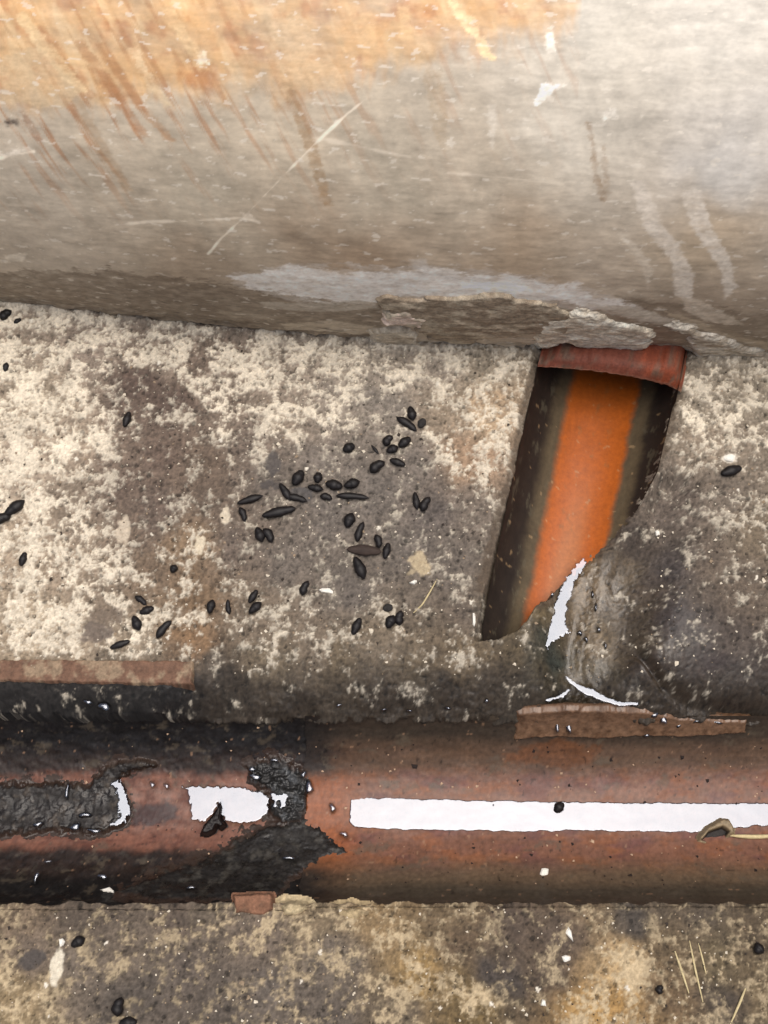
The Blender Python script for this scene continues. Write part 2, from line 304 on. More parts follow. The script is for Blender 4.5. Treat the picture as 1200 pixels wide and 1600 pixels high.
# dirt and lime spots with a shape of their own: pixel, half sizes in mm, tone
SPOTS = [(88, 1510, 3.2, 6.5, (232,222,200)), (190, 830, 4.5, 6.5, (205,190,168)), (1141, 716, 4.5, 2.6, (225,215,198)), (655, 880, 5.5, 6.0, (190,172,140)), (428, 724, 5.0, 5.5, (88,82,78)),
         (424, 757, 6.0, 3.0, (82,76,72)), (472, 772, 6, 4, (86,82,80)), (50, 1498, 7, 3.5, (80,74,70)), (313, 850, 2.6, 5, (222,208,182)), (352, 806, 2.6, 4.6, (220,206,182)), (150, 985, 8, 7, (112,100,90)), (165, 965, 7, 5, (120,106,92))]
def bench_paint(x, y, z, tones, seed, LIME):
    P = np.array([hxy(a, b) for a, b, _, _ in tones]); V = np.array([list(lin(c)) + [d + (0.05 if b > 1400 else 0)] for _, b, c, d in tones])
    wx = fbm(x, y, 45, 3, seed) * 0.010; wy = fbm(x, y, 45, 3, seed + 50) * 0.010
    r = idw(P, V, x + wx, y + wy, 3.2); base = r[..., :3] * (0.90 if seed == 11 else 0.80); den = r[..., 3] + (0.03 if seed == 11 else 0)
    n = fbm(x, y, 85, 4, seed + 3, 0.62); n = n / n.std() * 0.86; q_ = fbm(x, y, 300, 4, seed + 5, 0.72); n = n + q_ / q_.std() * 0.52
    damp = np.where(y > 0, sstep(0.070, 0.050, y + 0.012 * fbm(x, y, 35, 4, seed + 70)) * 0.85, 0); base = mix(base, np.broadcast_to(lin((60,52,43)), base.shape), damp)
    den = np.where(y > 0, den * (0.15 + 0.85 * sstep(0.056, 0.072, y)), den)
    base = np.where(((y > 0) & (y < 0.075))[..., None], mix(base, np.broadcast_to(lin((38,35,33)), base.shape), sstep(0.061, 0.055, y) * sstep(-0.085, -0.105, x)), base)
    cl = fbm(x, y, 38, 3, seed + 90)
    th = (0.50 - den) * 4.6 - cl * 1.5
    g = 0.45 * sstep(th - 1.1, th + 0.5, n) + 0.55 * sstep(th - 0.05, th + 0.9, n + 0.35 * q_ / q_.std())                               # lime crust
    g2 = fbm(x, y, 480, 3, seed + 8, 0.7); g2 = g2 / g2.std()
    base = base * (1 + 0.18 * np.clip(g2, -2, 2) + 0.28 * np.clip(fbm(x, y, 150, 4, seed + 21, 0.6) * 2.2, -1, 1))[..., None]
    lt = mix(np.broadcast_to(lin(np.array(LIME) * 0.80), base.shape), np.broadcast_to(lin(LIME), base.shape), sstep(0.15, 0.5, den))
    c = mix(base, lt * (0.98 + 0.12 * np.clip(g2, -2, 2) + 0.35 * fbm(x, y, 60, 3, seed + 33))[..., None], g * 0.88)
    wd, wid = worley(x, y, 260, seed + 4)                            # dark sand grains and pits
    pf = fbm(x, y, 260, 3, seed + 44, 0.6); pit = (pf > 0.40) | ((wid > 0.93) & (wd < 0.25 + 0.3 * q_))
    c = np.where(pit[..., None], c * 0.42, c)
    wd2, wid2 = worley(x, y, 150, seed + 6)                          # scattered pale grit
    pale = (wid2 > 0.975) & (wd2 < 0.14 + 0.25 * q_) & ((y > 0.075) | (y < -0.06))
    c = np.where(pale[..., None], lin((235, 226, 208)), c)
    for a, b, hx, hy, t in SPOTS:
        p = hxy(a, b); d = np.hypot((x - p[0]) / (hx * 1e-3), (y - p[1]) / (hy * 1e-3)) + fbm(x, y, 160, 3, 77) * 0.9
        c = mix(c, np.broadcast_to(lin(t), c.shape) * (1 + 0.08 * g2)[..., None], sstep(1.15, 0.75, d) * 0.9)
    rel = 0.0008 * g + 0.00024 * g2 + 0.0009 * fbm(x, y, 70, 3, seed + 12) - 0.0006 * pit + 0.0005 * pale
    return np.clip(c / GAIN, 0.006, 0.8), rel

def benching(name, ys, tones, seed):
    x, y = np.meshgrid(XS, ys); z = bench_h(x, y)
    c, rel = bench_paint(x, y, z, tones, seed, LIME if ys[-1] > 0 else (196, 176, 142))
    wet = np.zeros(x.shape)
    if ys[-1] > 0:
        for X, Y, r, k in [(300, 1100, .03, .4), (880, 1000, .030, 1), (900, 1075, .036, 1), (930, 920, .026, 1), (1000, 940, .03, .8), (1010, 1030, .03, .8), (1060, 1000, .03, .5), (850, 960, .02, .8), (1030, 1080, .035, .6), (450, 1110, .03, .45), (600, 1115, .04, .45), (720, 1105, .03, .5), (1150, 1100, .03, .5)]:
            p = hit(X, Y, bench_h)[:2]; wet = np.maximum(wet, k * sstep(1.0, 0.3, np.hypot(x - p[0], y - p[1]) / r))
        s, u = branch_su(x, y); oe = open_edge(x, y) + 0.002 * fbm(x, y, 200, 3, 15)
        c = mix(c, np.broadcast_to(lin((92,78,64)) / GAIN, c.shape) * (1 + 0.5 * fbm(x, y, 300, 3, 16))[..., None], 0.8 * sstep(-0.0045, -0.0015, oe) * (s < 0.125))
        rel = rel * (1 - 0.80 * wet)
        wd_ = wall_y0(x) + 0.0131 - y; ft = np.exp(-(wd_ / 0.006) ** 2) * (wd_ > -0.01); fn_ = fbm(x, y, 130, 4, 414, 0.65)
        rel = rel + ft * (0.0020 + 0.0045 * fn_) * (np.abs(u) > 0.05); c = mix(c, np.broadcast_to(lin((214,200,178)) / GAIN, c.shape), 0.6 * ft * sstep(-0.1, 0.3, fn_))
        # lumps where the mortar has run together on the ramp
        rel = rel + wet * (0.0009 * fbm(x, y * 0.5, 110, 3, 404, 0.5) + 0.0003 * np.abs(fbm(x, y * 0.5, 260, 3, 405)))
        # ragged overhang along the channel
        edge = sstep(0.062, 0.044, y); rel = rel + edge * 0.0045 * fbm(x, y, 80, 4, 909, 0.6)
    else:
        edge = sstep(-0.062, -0.050, y); rel = rel + edge * 0.0012 * fbm(x, y, 140, 3, 505)
    y = y.copy()
    if ys[-1] > 0:
        y[0] += 0.0015; y[1:3] += (fbm(x[1:3], x[1:3] * 0, 55, 5, 33, 0.65) * 0.008)
        zz = z + rel; zz[0] = np.minimum(zz[0], -0.038)
    else:
        y[-1] -= 0.001; wob = fbm(x[-3:-1], x[-3:-1] * 0, 60, 4, 34) * 0.003; y[-3:-1] += wob
        zz = z + rel; zz[-1] = -0.03
    me = build_mesh(name, np.stack([x, y, zz], -1).reshape(-1, 3), grid_faces(len(XS), len(ys)))
    rough = np.clip(0.88 - 0.66 * wet + 0.1 * fbm(x, y, 300, 2, 7), 0.16, 1)
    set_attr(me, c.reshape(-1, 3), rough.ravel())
    return obj(name, me, M_CONC, kind='structure')
benching('benching_behind_channel', np.concatenate([np.arange(0.0410, 0.275, 0.00058), np.linspace(0.28, 0.45, 8)]), BACK_TONES, 11)
benching('benching_before_channel', np.concatenate([-0.22 - np.geomspace(0.003, 0.7, 30)[::-1], np.arange(-0.22, -0.13, 0.0012), np.arange(-0.13, -0.0495, 0.0006)]), FRONT_TONES, 61)
gx, gy = np.meshgrid(np.linspace(-20, 20, 9), np.linspace(-20, 20, 9))
gm = build_mesh('ground', np.stack([gx, gy, gx * 0 - 0.12], -1).reshape(-1, 3), grid_faces(9, 9))
obj('ground', gm, plain_material('damp_soil', (0.10, 0.075, 0.055), 0.95, 0.2, 0.4, 30), kind='structure')

# ------------------------------------------------------------------ patches laid on a surface (mortar, sludge, smears, water films)
def patch(name, S, u, v, sd, thick, edge, colr, rough, mat, sink=0.0012, relief=None, parent=None, res_keep=None, **kw):
    """S(u,v)->(pos,nrm). sd: signed distance inside. Rises from below the surface to 'thick'."""
    pos, nrm = S(u, v)
    h = -sink + (thick + sink) * sstep(-edge * 0.5, edge, sd)
    if relief is not None: h = h + relief * sstep(0, edge, sd)
    V = (pos + nrm * h[..., None]).reshape(-1, 3)
    keep = (sd > -edge)
    F = grid_faces(u.shape[1], u.shape[0], keep)
    C = np.broadcast_to(colr, u.shape + (3,)).reshape(-1, 3); Rr = np.broadcast_to(rough, u.shape).ravel()
    V, F, C, Rr = compact(V, F, C, Rr)
    me = build_mesh(name, V, F); set_attr(me, C, Rr)
    return obj(name, me, mat, parent, **kw)
def S_bench(x, y):
    z = bench_h(x, y); return np.stack([x, y, z], -1), np.broadcast_to(np.array([0, 0, 1.0]), x.shape + (3,))
def S_main(x, v):
    ph = v / R_MAIN; n = np.stack([0 * x, -np.sin(ph), np.cos(ph)], -1)
    return np.stack([x, Y_MAIN + R_MAIN * np.sin(ph), -R_MAIN * np.cos(ph)], -1), n
def S_wall(x, v):
    a = v / R_W; p = np.stack(wall_pt(x, a), -1); return p, np.stack([0 * x, -np.cos(a), np.sin(a)], -1)
def uvgrid(P, pad=0.006, res=0.0006):
    P = np.asarray(P); lo = P.min(0) - pad; hi = P.max(0) + pad
    return np.meshgrid(np.arange(lo[0], hi[0], res), np.arange(lo[1], hi[1], res))

# ------------------------------------------------------------------ chamber wall
wall = empty('chamber_wall', 'pale cement chamber wall with orange brown stain above the concrete benching', 'wall', (0, 0.24, 0.03))
# flat marks on the wall: outline in the photograph, tone, strength
WALL_MARKS = [
    ([(-60, 425), (150, 418), (330, 440), (480, 462), (600, 480), (590, 560), (300, 540), (-60, 500)], (112,100,86), .75), ([(850, 470), (1000, 470), (1100, 480), (1260, 500), (1260, 580), (1000, 540)], (116,103,88), .7),  # dark bands at the foot: real dirt, plus some of the base's shade painted in
    ([(345, 434), (450, 412), (560, 416), (650, 412), (800, 424), (900, 442), (1000, 478), (930, 486), (840, 476), (720, 470), (600, 474), (470, 474), (395, 456)], (206,200,192), .55),
    ([(358, 432), (450, 418), (560, 424), (650, 420), (800, 430), (900, 448), (985, 478), (930, 478), (840, 468), (720, 462), (620, 462), (585, 476), (520, 470), (470, 466), (400, 450)], (238,238,236), .8),
    ([(720, 440), (800, 442), (850, 455), (780, 457), (725, 452)], (255,252,244), 1), ([(830, 160), (848, 132), (875, 128), (880, 134), (856, 152), (838, 166)], (252,250,244), 1), ([(853, 52), (864, 48), (869, 79), (855, 82)], (252,248,238), 1),
    ([(936, 175), (960, 172), (966, 182), (945, 188)], (238,236,228), .9), ([(0, 240), (45, 228), (50, 234), (0, 248)], (230,224,212), .8), ([(304, 83), (323, 79), (326, 99), (311, 101)], (250,240,218), 1),
    ([(698, 0), (714, 0), (747, 40), (762, 70), (774, 92), (752, 92), (740, 60), (713, 30)], (244,218,174), .9), ([(5, 399), (40, 396), (36, 409), (8, 411)], (216,210,196), .7),
    ([(762, 165), (775, 160), (776, 200), (770, 235), (764, 200)], (226,222,212), .5), ([(376, 332), (394, 334), (398, 348), (382, 348)], (226,218,204), .6),
    ([(985, 285), (1010, 285), (1030, 340), (1068, 395), (1085, 430), (1080, 470), (1055, 462), (1050, 410), (1010, 360), (995, 325)], (222,216,206), .8),
    ([(1065, 295), (1095, 295), (1110, 350), (1140, 400), (1152, 450), (1132, 468), (1126, 420), (1095, 380), (1072, 335)], (222,217,208), .75),
    ([(964, 362), (977, 364), (1008, 400), (1020, 420), (1012, 450), (998, 412)], (214,206,192), .7),
    ([(1062, 464), (1092, 468), (1155, 500), (1164, 508), (1105, 502), (1072, 488)], (205,195,180), .8),
    ([(440, 125), (455, 125), (480, 190), (500, 240), (520, 320), (506, 322), (482, 250), (462, 190)], (158,128,92), .55),
    ([(916, 190), (926, 190), (936, 270), (946, 315), (936, 315), (926, 260)], (150,128,104), .6),
    ([(938, 225), (946, 225), (952, 300), (944, 315)], (156,134,110), .5),
    ([(660, 110), (690, 105), (700, 180), (695, 240), (675, 200)], (176,158,132), .45),
    ([(110, 60), (128, 60), (180, 130), (235, 215), (222, 215), (160, 140)], (166,120,82), .55),
    ([(60, 40), (74, 40), (110, 100), (150, 150), (138, 152), (92, 104)], (172,126,86), .5),
    ([(150, 70), (164, 66), (215, 150), (275, 220), (262, 222), (200, 152)], (176,134,94), .5),
    ([(200, 75), (214, 72), (245, 130), (270, 165), (256, 166), (226, 128)], (232,212,176), .6),
    ([(20, 20), (40, 18), (90, 80), (140, 145), (120, 146), (60, 80)], (236,214,172), .6),
    ([(250, 10), (268, 8), (300, 60), (330, 110), (312, 112), (280, 66)], (232,206,162), .5),
    ([(420, 30), (470, 20), (500, 60), (540, 130), (520, 140), (440, 140), (425, 90)], (214,190,156), .55),
    ([(560, 20), (580, 15), (590, 70), (585, 110), (565, 100)], (222,190,146), .5),
    ([(620, 10), (640, 8), (645, 60), (625, 62)], (226,196,150), .5),
    ([(0, 90), (60, 70), (130, 140), (100, 170), (0, 160)], (212,190,156), .6),
    ([(30, 175), (42, 175), (68, 220), (58, 226)], (150,112,86), .5), ([(8, 188), (28, 186), (26, 196), (10, 197)], (70,60,54), .8),
    ([(400, 470), (470, 474), (585, 468), (590, 482), (500, 488), (420, 482)], (196,190,178), .7), ([(440, 505), (520, 500), (600, 512), (590, 524), (520, 518), (450, 514)], (204,194,176), .65),
    ([(500, 528), (580, 526), (600, 538), (560, 546), (505, 540)], (216,206,188), .7), ([(330, 486), (400, 490), (430, 498), (360, 496)], (178,168,152), .5), ([(900, 470), (990, 478), (1060, 500), (1040, 508), (960, 492)], (206,200,188), .7),
    ([(1040, 486), (1110, 505), (1200, 535), (1200, 548), (1120, 522), (1050, 500)], (196,182,160), .6), ([(960, 462), (1010, 466), (1050, 480), (1000, 478)], (120,108,94), .5), ([(1090, 500), (1150, 515), (1200, 528), (1200, 536), (1140, 524)], (112,98,82), .6),
    ([(640, 405), (665, 402), (672, 424), (655, 436), (645, 424)], (208,206,202), .55),
    ([(105, 150), (122, 150), (170, 230), (210, 300), (196, 300), (150, 235)], (166,142,114), .45)]
def wall_mesh():
    amin = np.arcsin((0.022 - ZC_W) / R_W)
    A = np.concatenate([np.arange(amin, math.radians(72), 0.00062 / R_W), np.radians(np.linspace(73, 89, 8))])
    x, a = np.meshgrid(XS, A)
    # the wall stops higher up where the branch pipe comes through it
    s, u = branch_su(x, wall_y0(x))
    lift = sstep(0.050, 0.040, np.abs(u))
    a0 = np.arcsin((0.046 - ZC_W) / R_W); a = np.where(a < a0, a + (a0 - a) * lift, a)
    v = a * R_W; px, py, pz = wall_pt(x, a)
    fine = fbm(x * 0.5, v, 700, 4, 71, 0.6); broad = fbm(x * 0.7, v, 45, 5, 72, 0.6); lay = fbm(x * 0.22, v, 260, 4, 75, 0.6); blot = fbm(x * 0.8, v, 130, 4, 76, 0.65)
    tones = [(60, 300, (188,180,166)), (300, 300, (186,178,162)), (600, 260, (190,182,166)), (900, 200, (205,201,190)), (1150, 250, (205,204,200)), (1150, 60, (212,210,202)), (950, 60, (205,202,192)),
             (60, 420, (185,176,162)), (300, 420, (172,158,140)), (550, 400, (168,150,130)), (800, 390, (178,162,142)), (1100, 380, (186,172,152)), (300, 480, (165,155,140)), (100, 470, (170,160,146)), (1100, 490, (165,152,136)), (780, 250, (195,186,170)), (450, 200, (196,186,168)), (150, 200, (192,182,165))]
    P = np.array([hit_wall(X, Y) for X, Y, _ in tones]); Vv = np.array([lin(c) for _, _, c in tones])
    c = idw(P, Vv, x + fbm(x, v, 30, 3, 81) * 0.02, v + fbm(x, v, 30, 3, 82) * 0.015, 2.6)
    # orange brown tide stain from the top, with runs
    bl = np.array([hit_wall(X, Y) for X, Y in [(0, 150), (120, 150), (250, 135), (330, 145), (420, 125), (480, 140), (560, 110), (640, 95), (720, 75), (790, 60), (850, 55), (895, 30), (910, 0)]])
    vb = np.interp(x, bl[:, 0], bl[:, 1], left=bl[0, 1], right=0.40)
    fall = np.clip((x - bl[-1, 0]) / 0.03, 0, 1) * 0.2; vb = vb + fall
    wob = fbm(x, v, 60, 4, 83) * 0.010 + fbm(x, v * 0.3, 260, 3, 84) * 0.006
    st = sstep(-0.010, 0.008, v - vb + wob)
    pale = sstep(0.05, 0.35, fbm(x + 0.35 * v, v * 0.28, 110, 4, 85)) * 0.8
    left = sstep(0.02, -0.12, x)
    oc = mix(np.broadcast_to(lin((210,172,124)), c.shape), np.broadcast_to(lin((190,140,94)), c.shape), sstep(0.0, 0.4, fbm(x, v, 70, 4, 86)))
    oc = mix(oc, np.broadcast_to(lin((226,200,158)), c.shape), pale * (0.45 + 0.3 * left))
    c = mix(c, oc, st * (0.80 + 0.25 * np.clip(broad * 2, -1, 1)))
    # brown runs slanting down from the stain
    run = fbm(x * 1.0 + 0.55 * v, v * 0.14, 170, 4, 87, 0.6); run = sstep(0.04, 0.34, run)
    below = sstep(-0.075, 0.0, v - vb)
    c = mix(c, np.broadcast_to(lin((168,118,76)), c.shape), run * below * (0.25 + 0.5 * left) * (1 - st * 0.4))
    # tiny layering streaks, dark flecks and grime lines
    c = c * (1 + 0.05 * np.clip(fine * 2, -1, 1) + 0.15 * np.clip(broad * 2, -1, 1) + 0.06 * np.clip(lay * 2, -1, 1) + 0.13 * np.clip(blot * 2, -1, 1))[..., None]
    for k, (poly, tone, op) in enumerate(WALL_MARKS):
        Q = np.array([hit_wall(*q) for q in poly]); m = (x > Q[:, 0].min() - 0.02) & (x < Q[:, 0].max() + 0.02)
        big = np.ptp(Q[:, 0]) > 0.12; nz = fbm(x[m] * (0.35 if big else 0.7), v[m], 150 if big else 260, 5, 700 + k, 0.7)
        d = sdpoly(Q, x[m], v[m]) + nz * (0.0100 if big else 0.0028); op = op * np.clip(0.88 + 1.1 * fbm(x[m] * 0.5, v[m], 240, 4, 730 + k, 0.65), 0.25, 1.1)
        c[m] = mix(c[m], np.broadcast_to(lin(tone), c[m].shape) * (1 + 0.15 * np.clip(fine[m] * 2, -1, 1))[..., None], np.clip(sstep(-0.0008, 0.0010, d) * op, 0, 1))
    for k, (px_, wd, op) in enumerate([([(325, 397), (345, 372), (380, 340), (430, 288), (470, 247), (505, 212), (540, 180), (573, 153)], 0.0007, .95), ([(180, 352), (230, 347), (300, 344), (378, 340), (405, 347)], 0.0007, .55), ([(0, 246), (30, 240), (52, 236)], 0.0008, .8), ([(490, 215), (560, 228), (640, 245)], 0.0008, .35), ([(820, 345), (850, 352), (890, 372)], 0.0005, .3), ([(700, 270), (780, 276), (880, 288)], 0.0006, .35)]):
        Q = np.array([hit_wall(*q) for q in px_]); m = (x > Q[:, 0].min() - 0.01) & (x < Q[:, 0].max() + 0.01); d = np.full(m.sum(), 9.0)
        for (ax, ay), (bx, by) in zip(Q[:-1], Q[1:]):
            t_ = np.clip(((x[m] - ax) * (bx - ax) + (v[m] - ay) * (by - ay)) / ((bx - ax) ** 2 + (by - ay) ** 2), 0, 1); d = np.minimum(d, np.hypot(x[m] - ax - t_ * (bx - ax), v[m] - ay - t_ * (by - ay)))
        br = np.clip(0.65 + 1.6 * fbm(x[m], v[m], 70, 3, 750 + k), 0.1, 1.3)
        c[m] = mix(c[m], np.broadcast_to(lin((246,238,222)), c[m].shape), np.clip(sstep(wd * 1.7, wd * 0.3, d / np.maximum(br, .3)) * op * br, 0, 1))
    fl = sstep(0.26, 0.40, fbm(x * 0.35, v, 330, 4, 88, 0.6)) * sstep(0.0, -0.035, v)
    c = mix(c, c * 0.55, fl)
    fp = sstep(0.34, 0.42, fbm(x * 0.4, v, 300, 3, 89)); c = mix(c, np.broadcast_to(lin((228,224,214)), c.shape), fp * 0.5)
    rel = 0.00007 * fine + 0.00018 * lay + 0.0010 * fbm(x, v, 30, 3, 77)
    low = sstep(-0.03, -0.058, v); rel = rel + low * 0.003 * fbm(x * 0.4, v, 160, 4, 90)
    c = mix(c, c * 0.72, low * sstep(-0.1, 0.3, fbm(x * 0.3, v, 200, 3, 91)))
    c = c * np.array([1.26, 1.19, 1.11])
    n = np.stack([0 * x, -np.cos(a), np.sin(a)], -1); V = np.stack([px, py, pz], -1) + n * rel[..., None]
    me = build_mesh('wall_face', V.reshape(-1, 3), grid_faces(len(XS), len(A)))
    rough = np.clip(0.45 + 0.3 * broad, 0.3, 0.9)
    set_attr(me, np.clip(c / GAIN, 0.01, 0.8).reshape(-1, 3), rough.ravel()); return me
wf = obj('wall_face', wall_mesh(), M_WALL); wf.parent = wall; wf.matrix_parent_inverse = wall.matrix_world.inverted()
def under(o, p):
    o.parent = p; o.matrix_parent_inverse.identity(); o.location = Vector(o.location) - Vector(p.location)
    return o
wf.matrix_parent_inverse.identity(); wf.location = -Vector(wall.location)

def wall_patch(name, px, thick, edge, rgb, seed, ragged=0.004, var=0.2, part_of=wall, f=200, mat=None, aniso=0.35, relief=0.0006, rough=0.7, **kw):
    P = np.array([hit_wall(*q) for q in px]); u, v = uvgrid(P, res=0.00055)
    sd = sdpoly(P, u, v) + fbm(u * aniso, v, f, 4, seed, 0.65) * ragged
    tone = (1 + var * np.clip(fbm(u * aniso, v, 420, 4, seed + 3, 0.7) * 2.5, -1, 1))[..., None]
    c = np.clip(lin(rgb) / GAIN * tone, 0.01, 0.8)
    o = patch(name, S_wall, u, v, sd, thick, edge, c, rough, mat or M_MORTAR, relief=relief * fbm(u * aniso, v, 300, 4, seed + 5, 0.65) * 2, **kw)
    return under(o, part_of) if part_of else o
def strand(name, pts, rad, mat, taper=True, n=6):
    pts = np.asarray(pts, float); V = []; F = []; m = len(pts)
    for i, p in enumerate(pts):
        d = pts[min(i + 1, m - 1)] - pts[max(i - 1, 0)]; d /= np.linalg.norm(d) + 1e-12
        a = np.cross(d, [0.3, 0.2, 1.0]); a /= np.linalg.norm(a); b = np.cross(d, a)
        rr = (rad[i] if np.ndim(rad) else rad * (0.35 + 0.65 * math.sin(math.pi * (i + 0.35) / (m - 0.3)) if taper else 1))
        V += [p + rr * (math.cos(2 * math.pi * k / n) * a + math.sin(2 * math.pi * k / n) * b) for k in range(n)]
    for i in range(m - 1):
        for k in range(n): F.append((i * n + k, i * n + (k + 1) % n, (i + 1) * n + (k + 1) % n, (i + 1) * n + k))
    return build_mesh(name, np.array(V), np.array(F))
M_SCR = plain_material('chalky_scratch', tuple(alb((240, 232, 214))), 0.7, 0.3, 0.1)
M_CRACK = plain_material('brown_crack_dirt', tuple(alb((150, 124, 100))), 0.9, 0.1, 0.2)
def wall_line(name, px, rad, mat, seed, wig=0.0004, n=60):
    Q = np.array([hit_wall(*q) for q in px]); t = np.linspace(0, 1, n); k = np.linspace(0, 1, len(Q))
    u = np.interp(t, k, Q[:, 0]) + fbm(t * 9 + seed, t * 0, 1, 3, seed) * wig; v = np.interp(t, k, Q[:, 1])
    p, nn = S_wall(u, v); p = p - nn * rad * 0.45
    rr = rad * (0.35 + 0.9 * np.clip(0.5 + fbm(t * 14 + seed, t * 0, 1, 3, seed + 4) * 1.3, 0, 1.2)); rr[0] = rr[-1] = 0.0001
    return under(obj(name, strand(name, p, rr, mat), mat), wall)
# ------------------------------------------------------------------ mortar flakes and ledges at the foot of the wall
def slab(name, px, z0, thick, rgb, seed, mat=None, edge=0.0012, ragged=0.0018, var=0.3, relief=0.0010, tilt=(0, 0), rough=0.85, rgb2=None, f=130, res=0.0005, sink=0.004, **kw):
    P = np.array([at_z(X, Y, z0)[:2] for X, Y in px]); u, v = uvgrid(P, res=res)
    sd = sdpoly(P, u, v) + fbm(u, v, f, 4, seed, 0.6) * ragged
    c0 = P.mean(0)
    def S(x, y):
        z = z0 - thick + tilt[0] * (x - c0[0]) + tilt[1] * (y - c0[1])
        return np.stack([x, y, z], -1), np.broadcast_to(np.array([0, 0, 1.0]), x.shape + (3,))
    n = fbm(u, v, 260, 4, seed + 3, 0.7)
    c = np.broadcast_to(lin(rgb), u.shape + (3,))
    if rgb2 is not None: c = mix(c, np.broadcast_to(lin(rgb2), c.shape), sstep(-0.05, 0.25, fbm(u, v, 90, 4, seed + 9, 0.65)))
    c = np.clip(c / GAIN * (1 + var * np.clip(n * 2.5, -1, 1))[..., None], 0.008, 0.8)
    return patch(name, S, u, v, sd, thick, edge, c, rough, mat or M_MORTAR, relief=relief * 2 * n, sink=sink, **kw)
def foot(name, px, thick, edge, rgb, seed, rgb2=None, lump=0.0006, **kw):
    P = np.array([hit_wall(*q) for q in px]); u, v = uvgrid(P, res=0.0005)
    n = fbm(u * 0.5, v, 110, 4, seed, 0.6); sd = sdpoly(P, u, v) + n * 0.0055
    t = fbm(u * 0.6, v, 240, 5, seed + 3, 0.72)
    c = np.broadcast_to(lin(rgb), u.shape + (3,))
    if rgb2 is not None: c = mix(c, np.broadcast_to(lin(rgb2), c.shape), sstep(-0.1, 0.25, fbm(u * 0.6, v, 110, 4, seed + 9, 0.65)))
    c = np.clip(c / GAIN * (1 + 0.35 * np.clip(t * 2.5, -1, 1))[..., None], 0.008, 0.8)
    return patch(name, S_wall, u, v, sd, thick, edge, c, 0.85, M_MORTAR, relief=lump * t + 0.0010 * n, sink=0.0012, **kw)
foot('mortar_flake', [(588, 470), (604, 458), (650, 463), (700, 464), (760, 460), (820, 464), (870, 474), (897, 496), (880, 516), (840, 520), (780, 524), (720, 532), (668, 526), (640, 502), (600, 480)], 0.0019, 0.0012, (158,141,120), 500, (192,177,154), lump=0.0003,
     label='long brown mortar flake lying along the foot of the wall left of the branch pipe', cat='mortar flake')
foot('mortar_lump', [(598, 486), (632, 482), (668, 496), (660, 510), (628, 506), (602, 502)], 0.0026, 0.003, (240,216,198), 510, (196,182,160), label='white mortar lump at the left tip of the brown flake', cat='mortar lump')
foot('mortar_lump', [(578, 512), (630, 508), (654, 522), (648, 540), (600, 544), (576, 538)], 0.0026, 0.003, (212,200,180), 515, (176,162,142), label='pale crumbly mortar lump under the white lump at the wall foot', cat='mortar lump')
foot('mortar_crust', [(835, 500), (900, 484), (960, 494), (1018, 512), (1028, 524), (1000, 545), (950, 550), (915, 542), (880, 534), (840, 544)], 0.0020, 0.0040, (214,200,178), 520, (240,232,214),
     label='crumbly beige mortar crust hanging over the broken rim of the branch pipe', cat='mortar crust')
foot('mortar_crust', [(1030, 508), (1055, 498), (1090, 510), (1150, 532), (1215, 556), (1215, 586), (1150, 574), (1100, 560), (1082, 548), (1072, 526), (1050, 514)], 0.0022, 0.0045, (222,212,194), 530, (180,165,145),
     label='layered pale mortar crust at the wall foot right of the branch pipe', cat='mortar crust')
foot('mortar_edge', [(-20, 480), (60, 486), (150, 502), (260, 514), (420, 530), (560, 540), (560, 550), (420, 542), (300, 530), (200, 522), (100, 512), (-20, 500)], 0.0022, 0.003, (220,206,186), 540, (165,150,130),
     label='thin pale mortar edge along the wall foot at far left', cat='mortar edge')

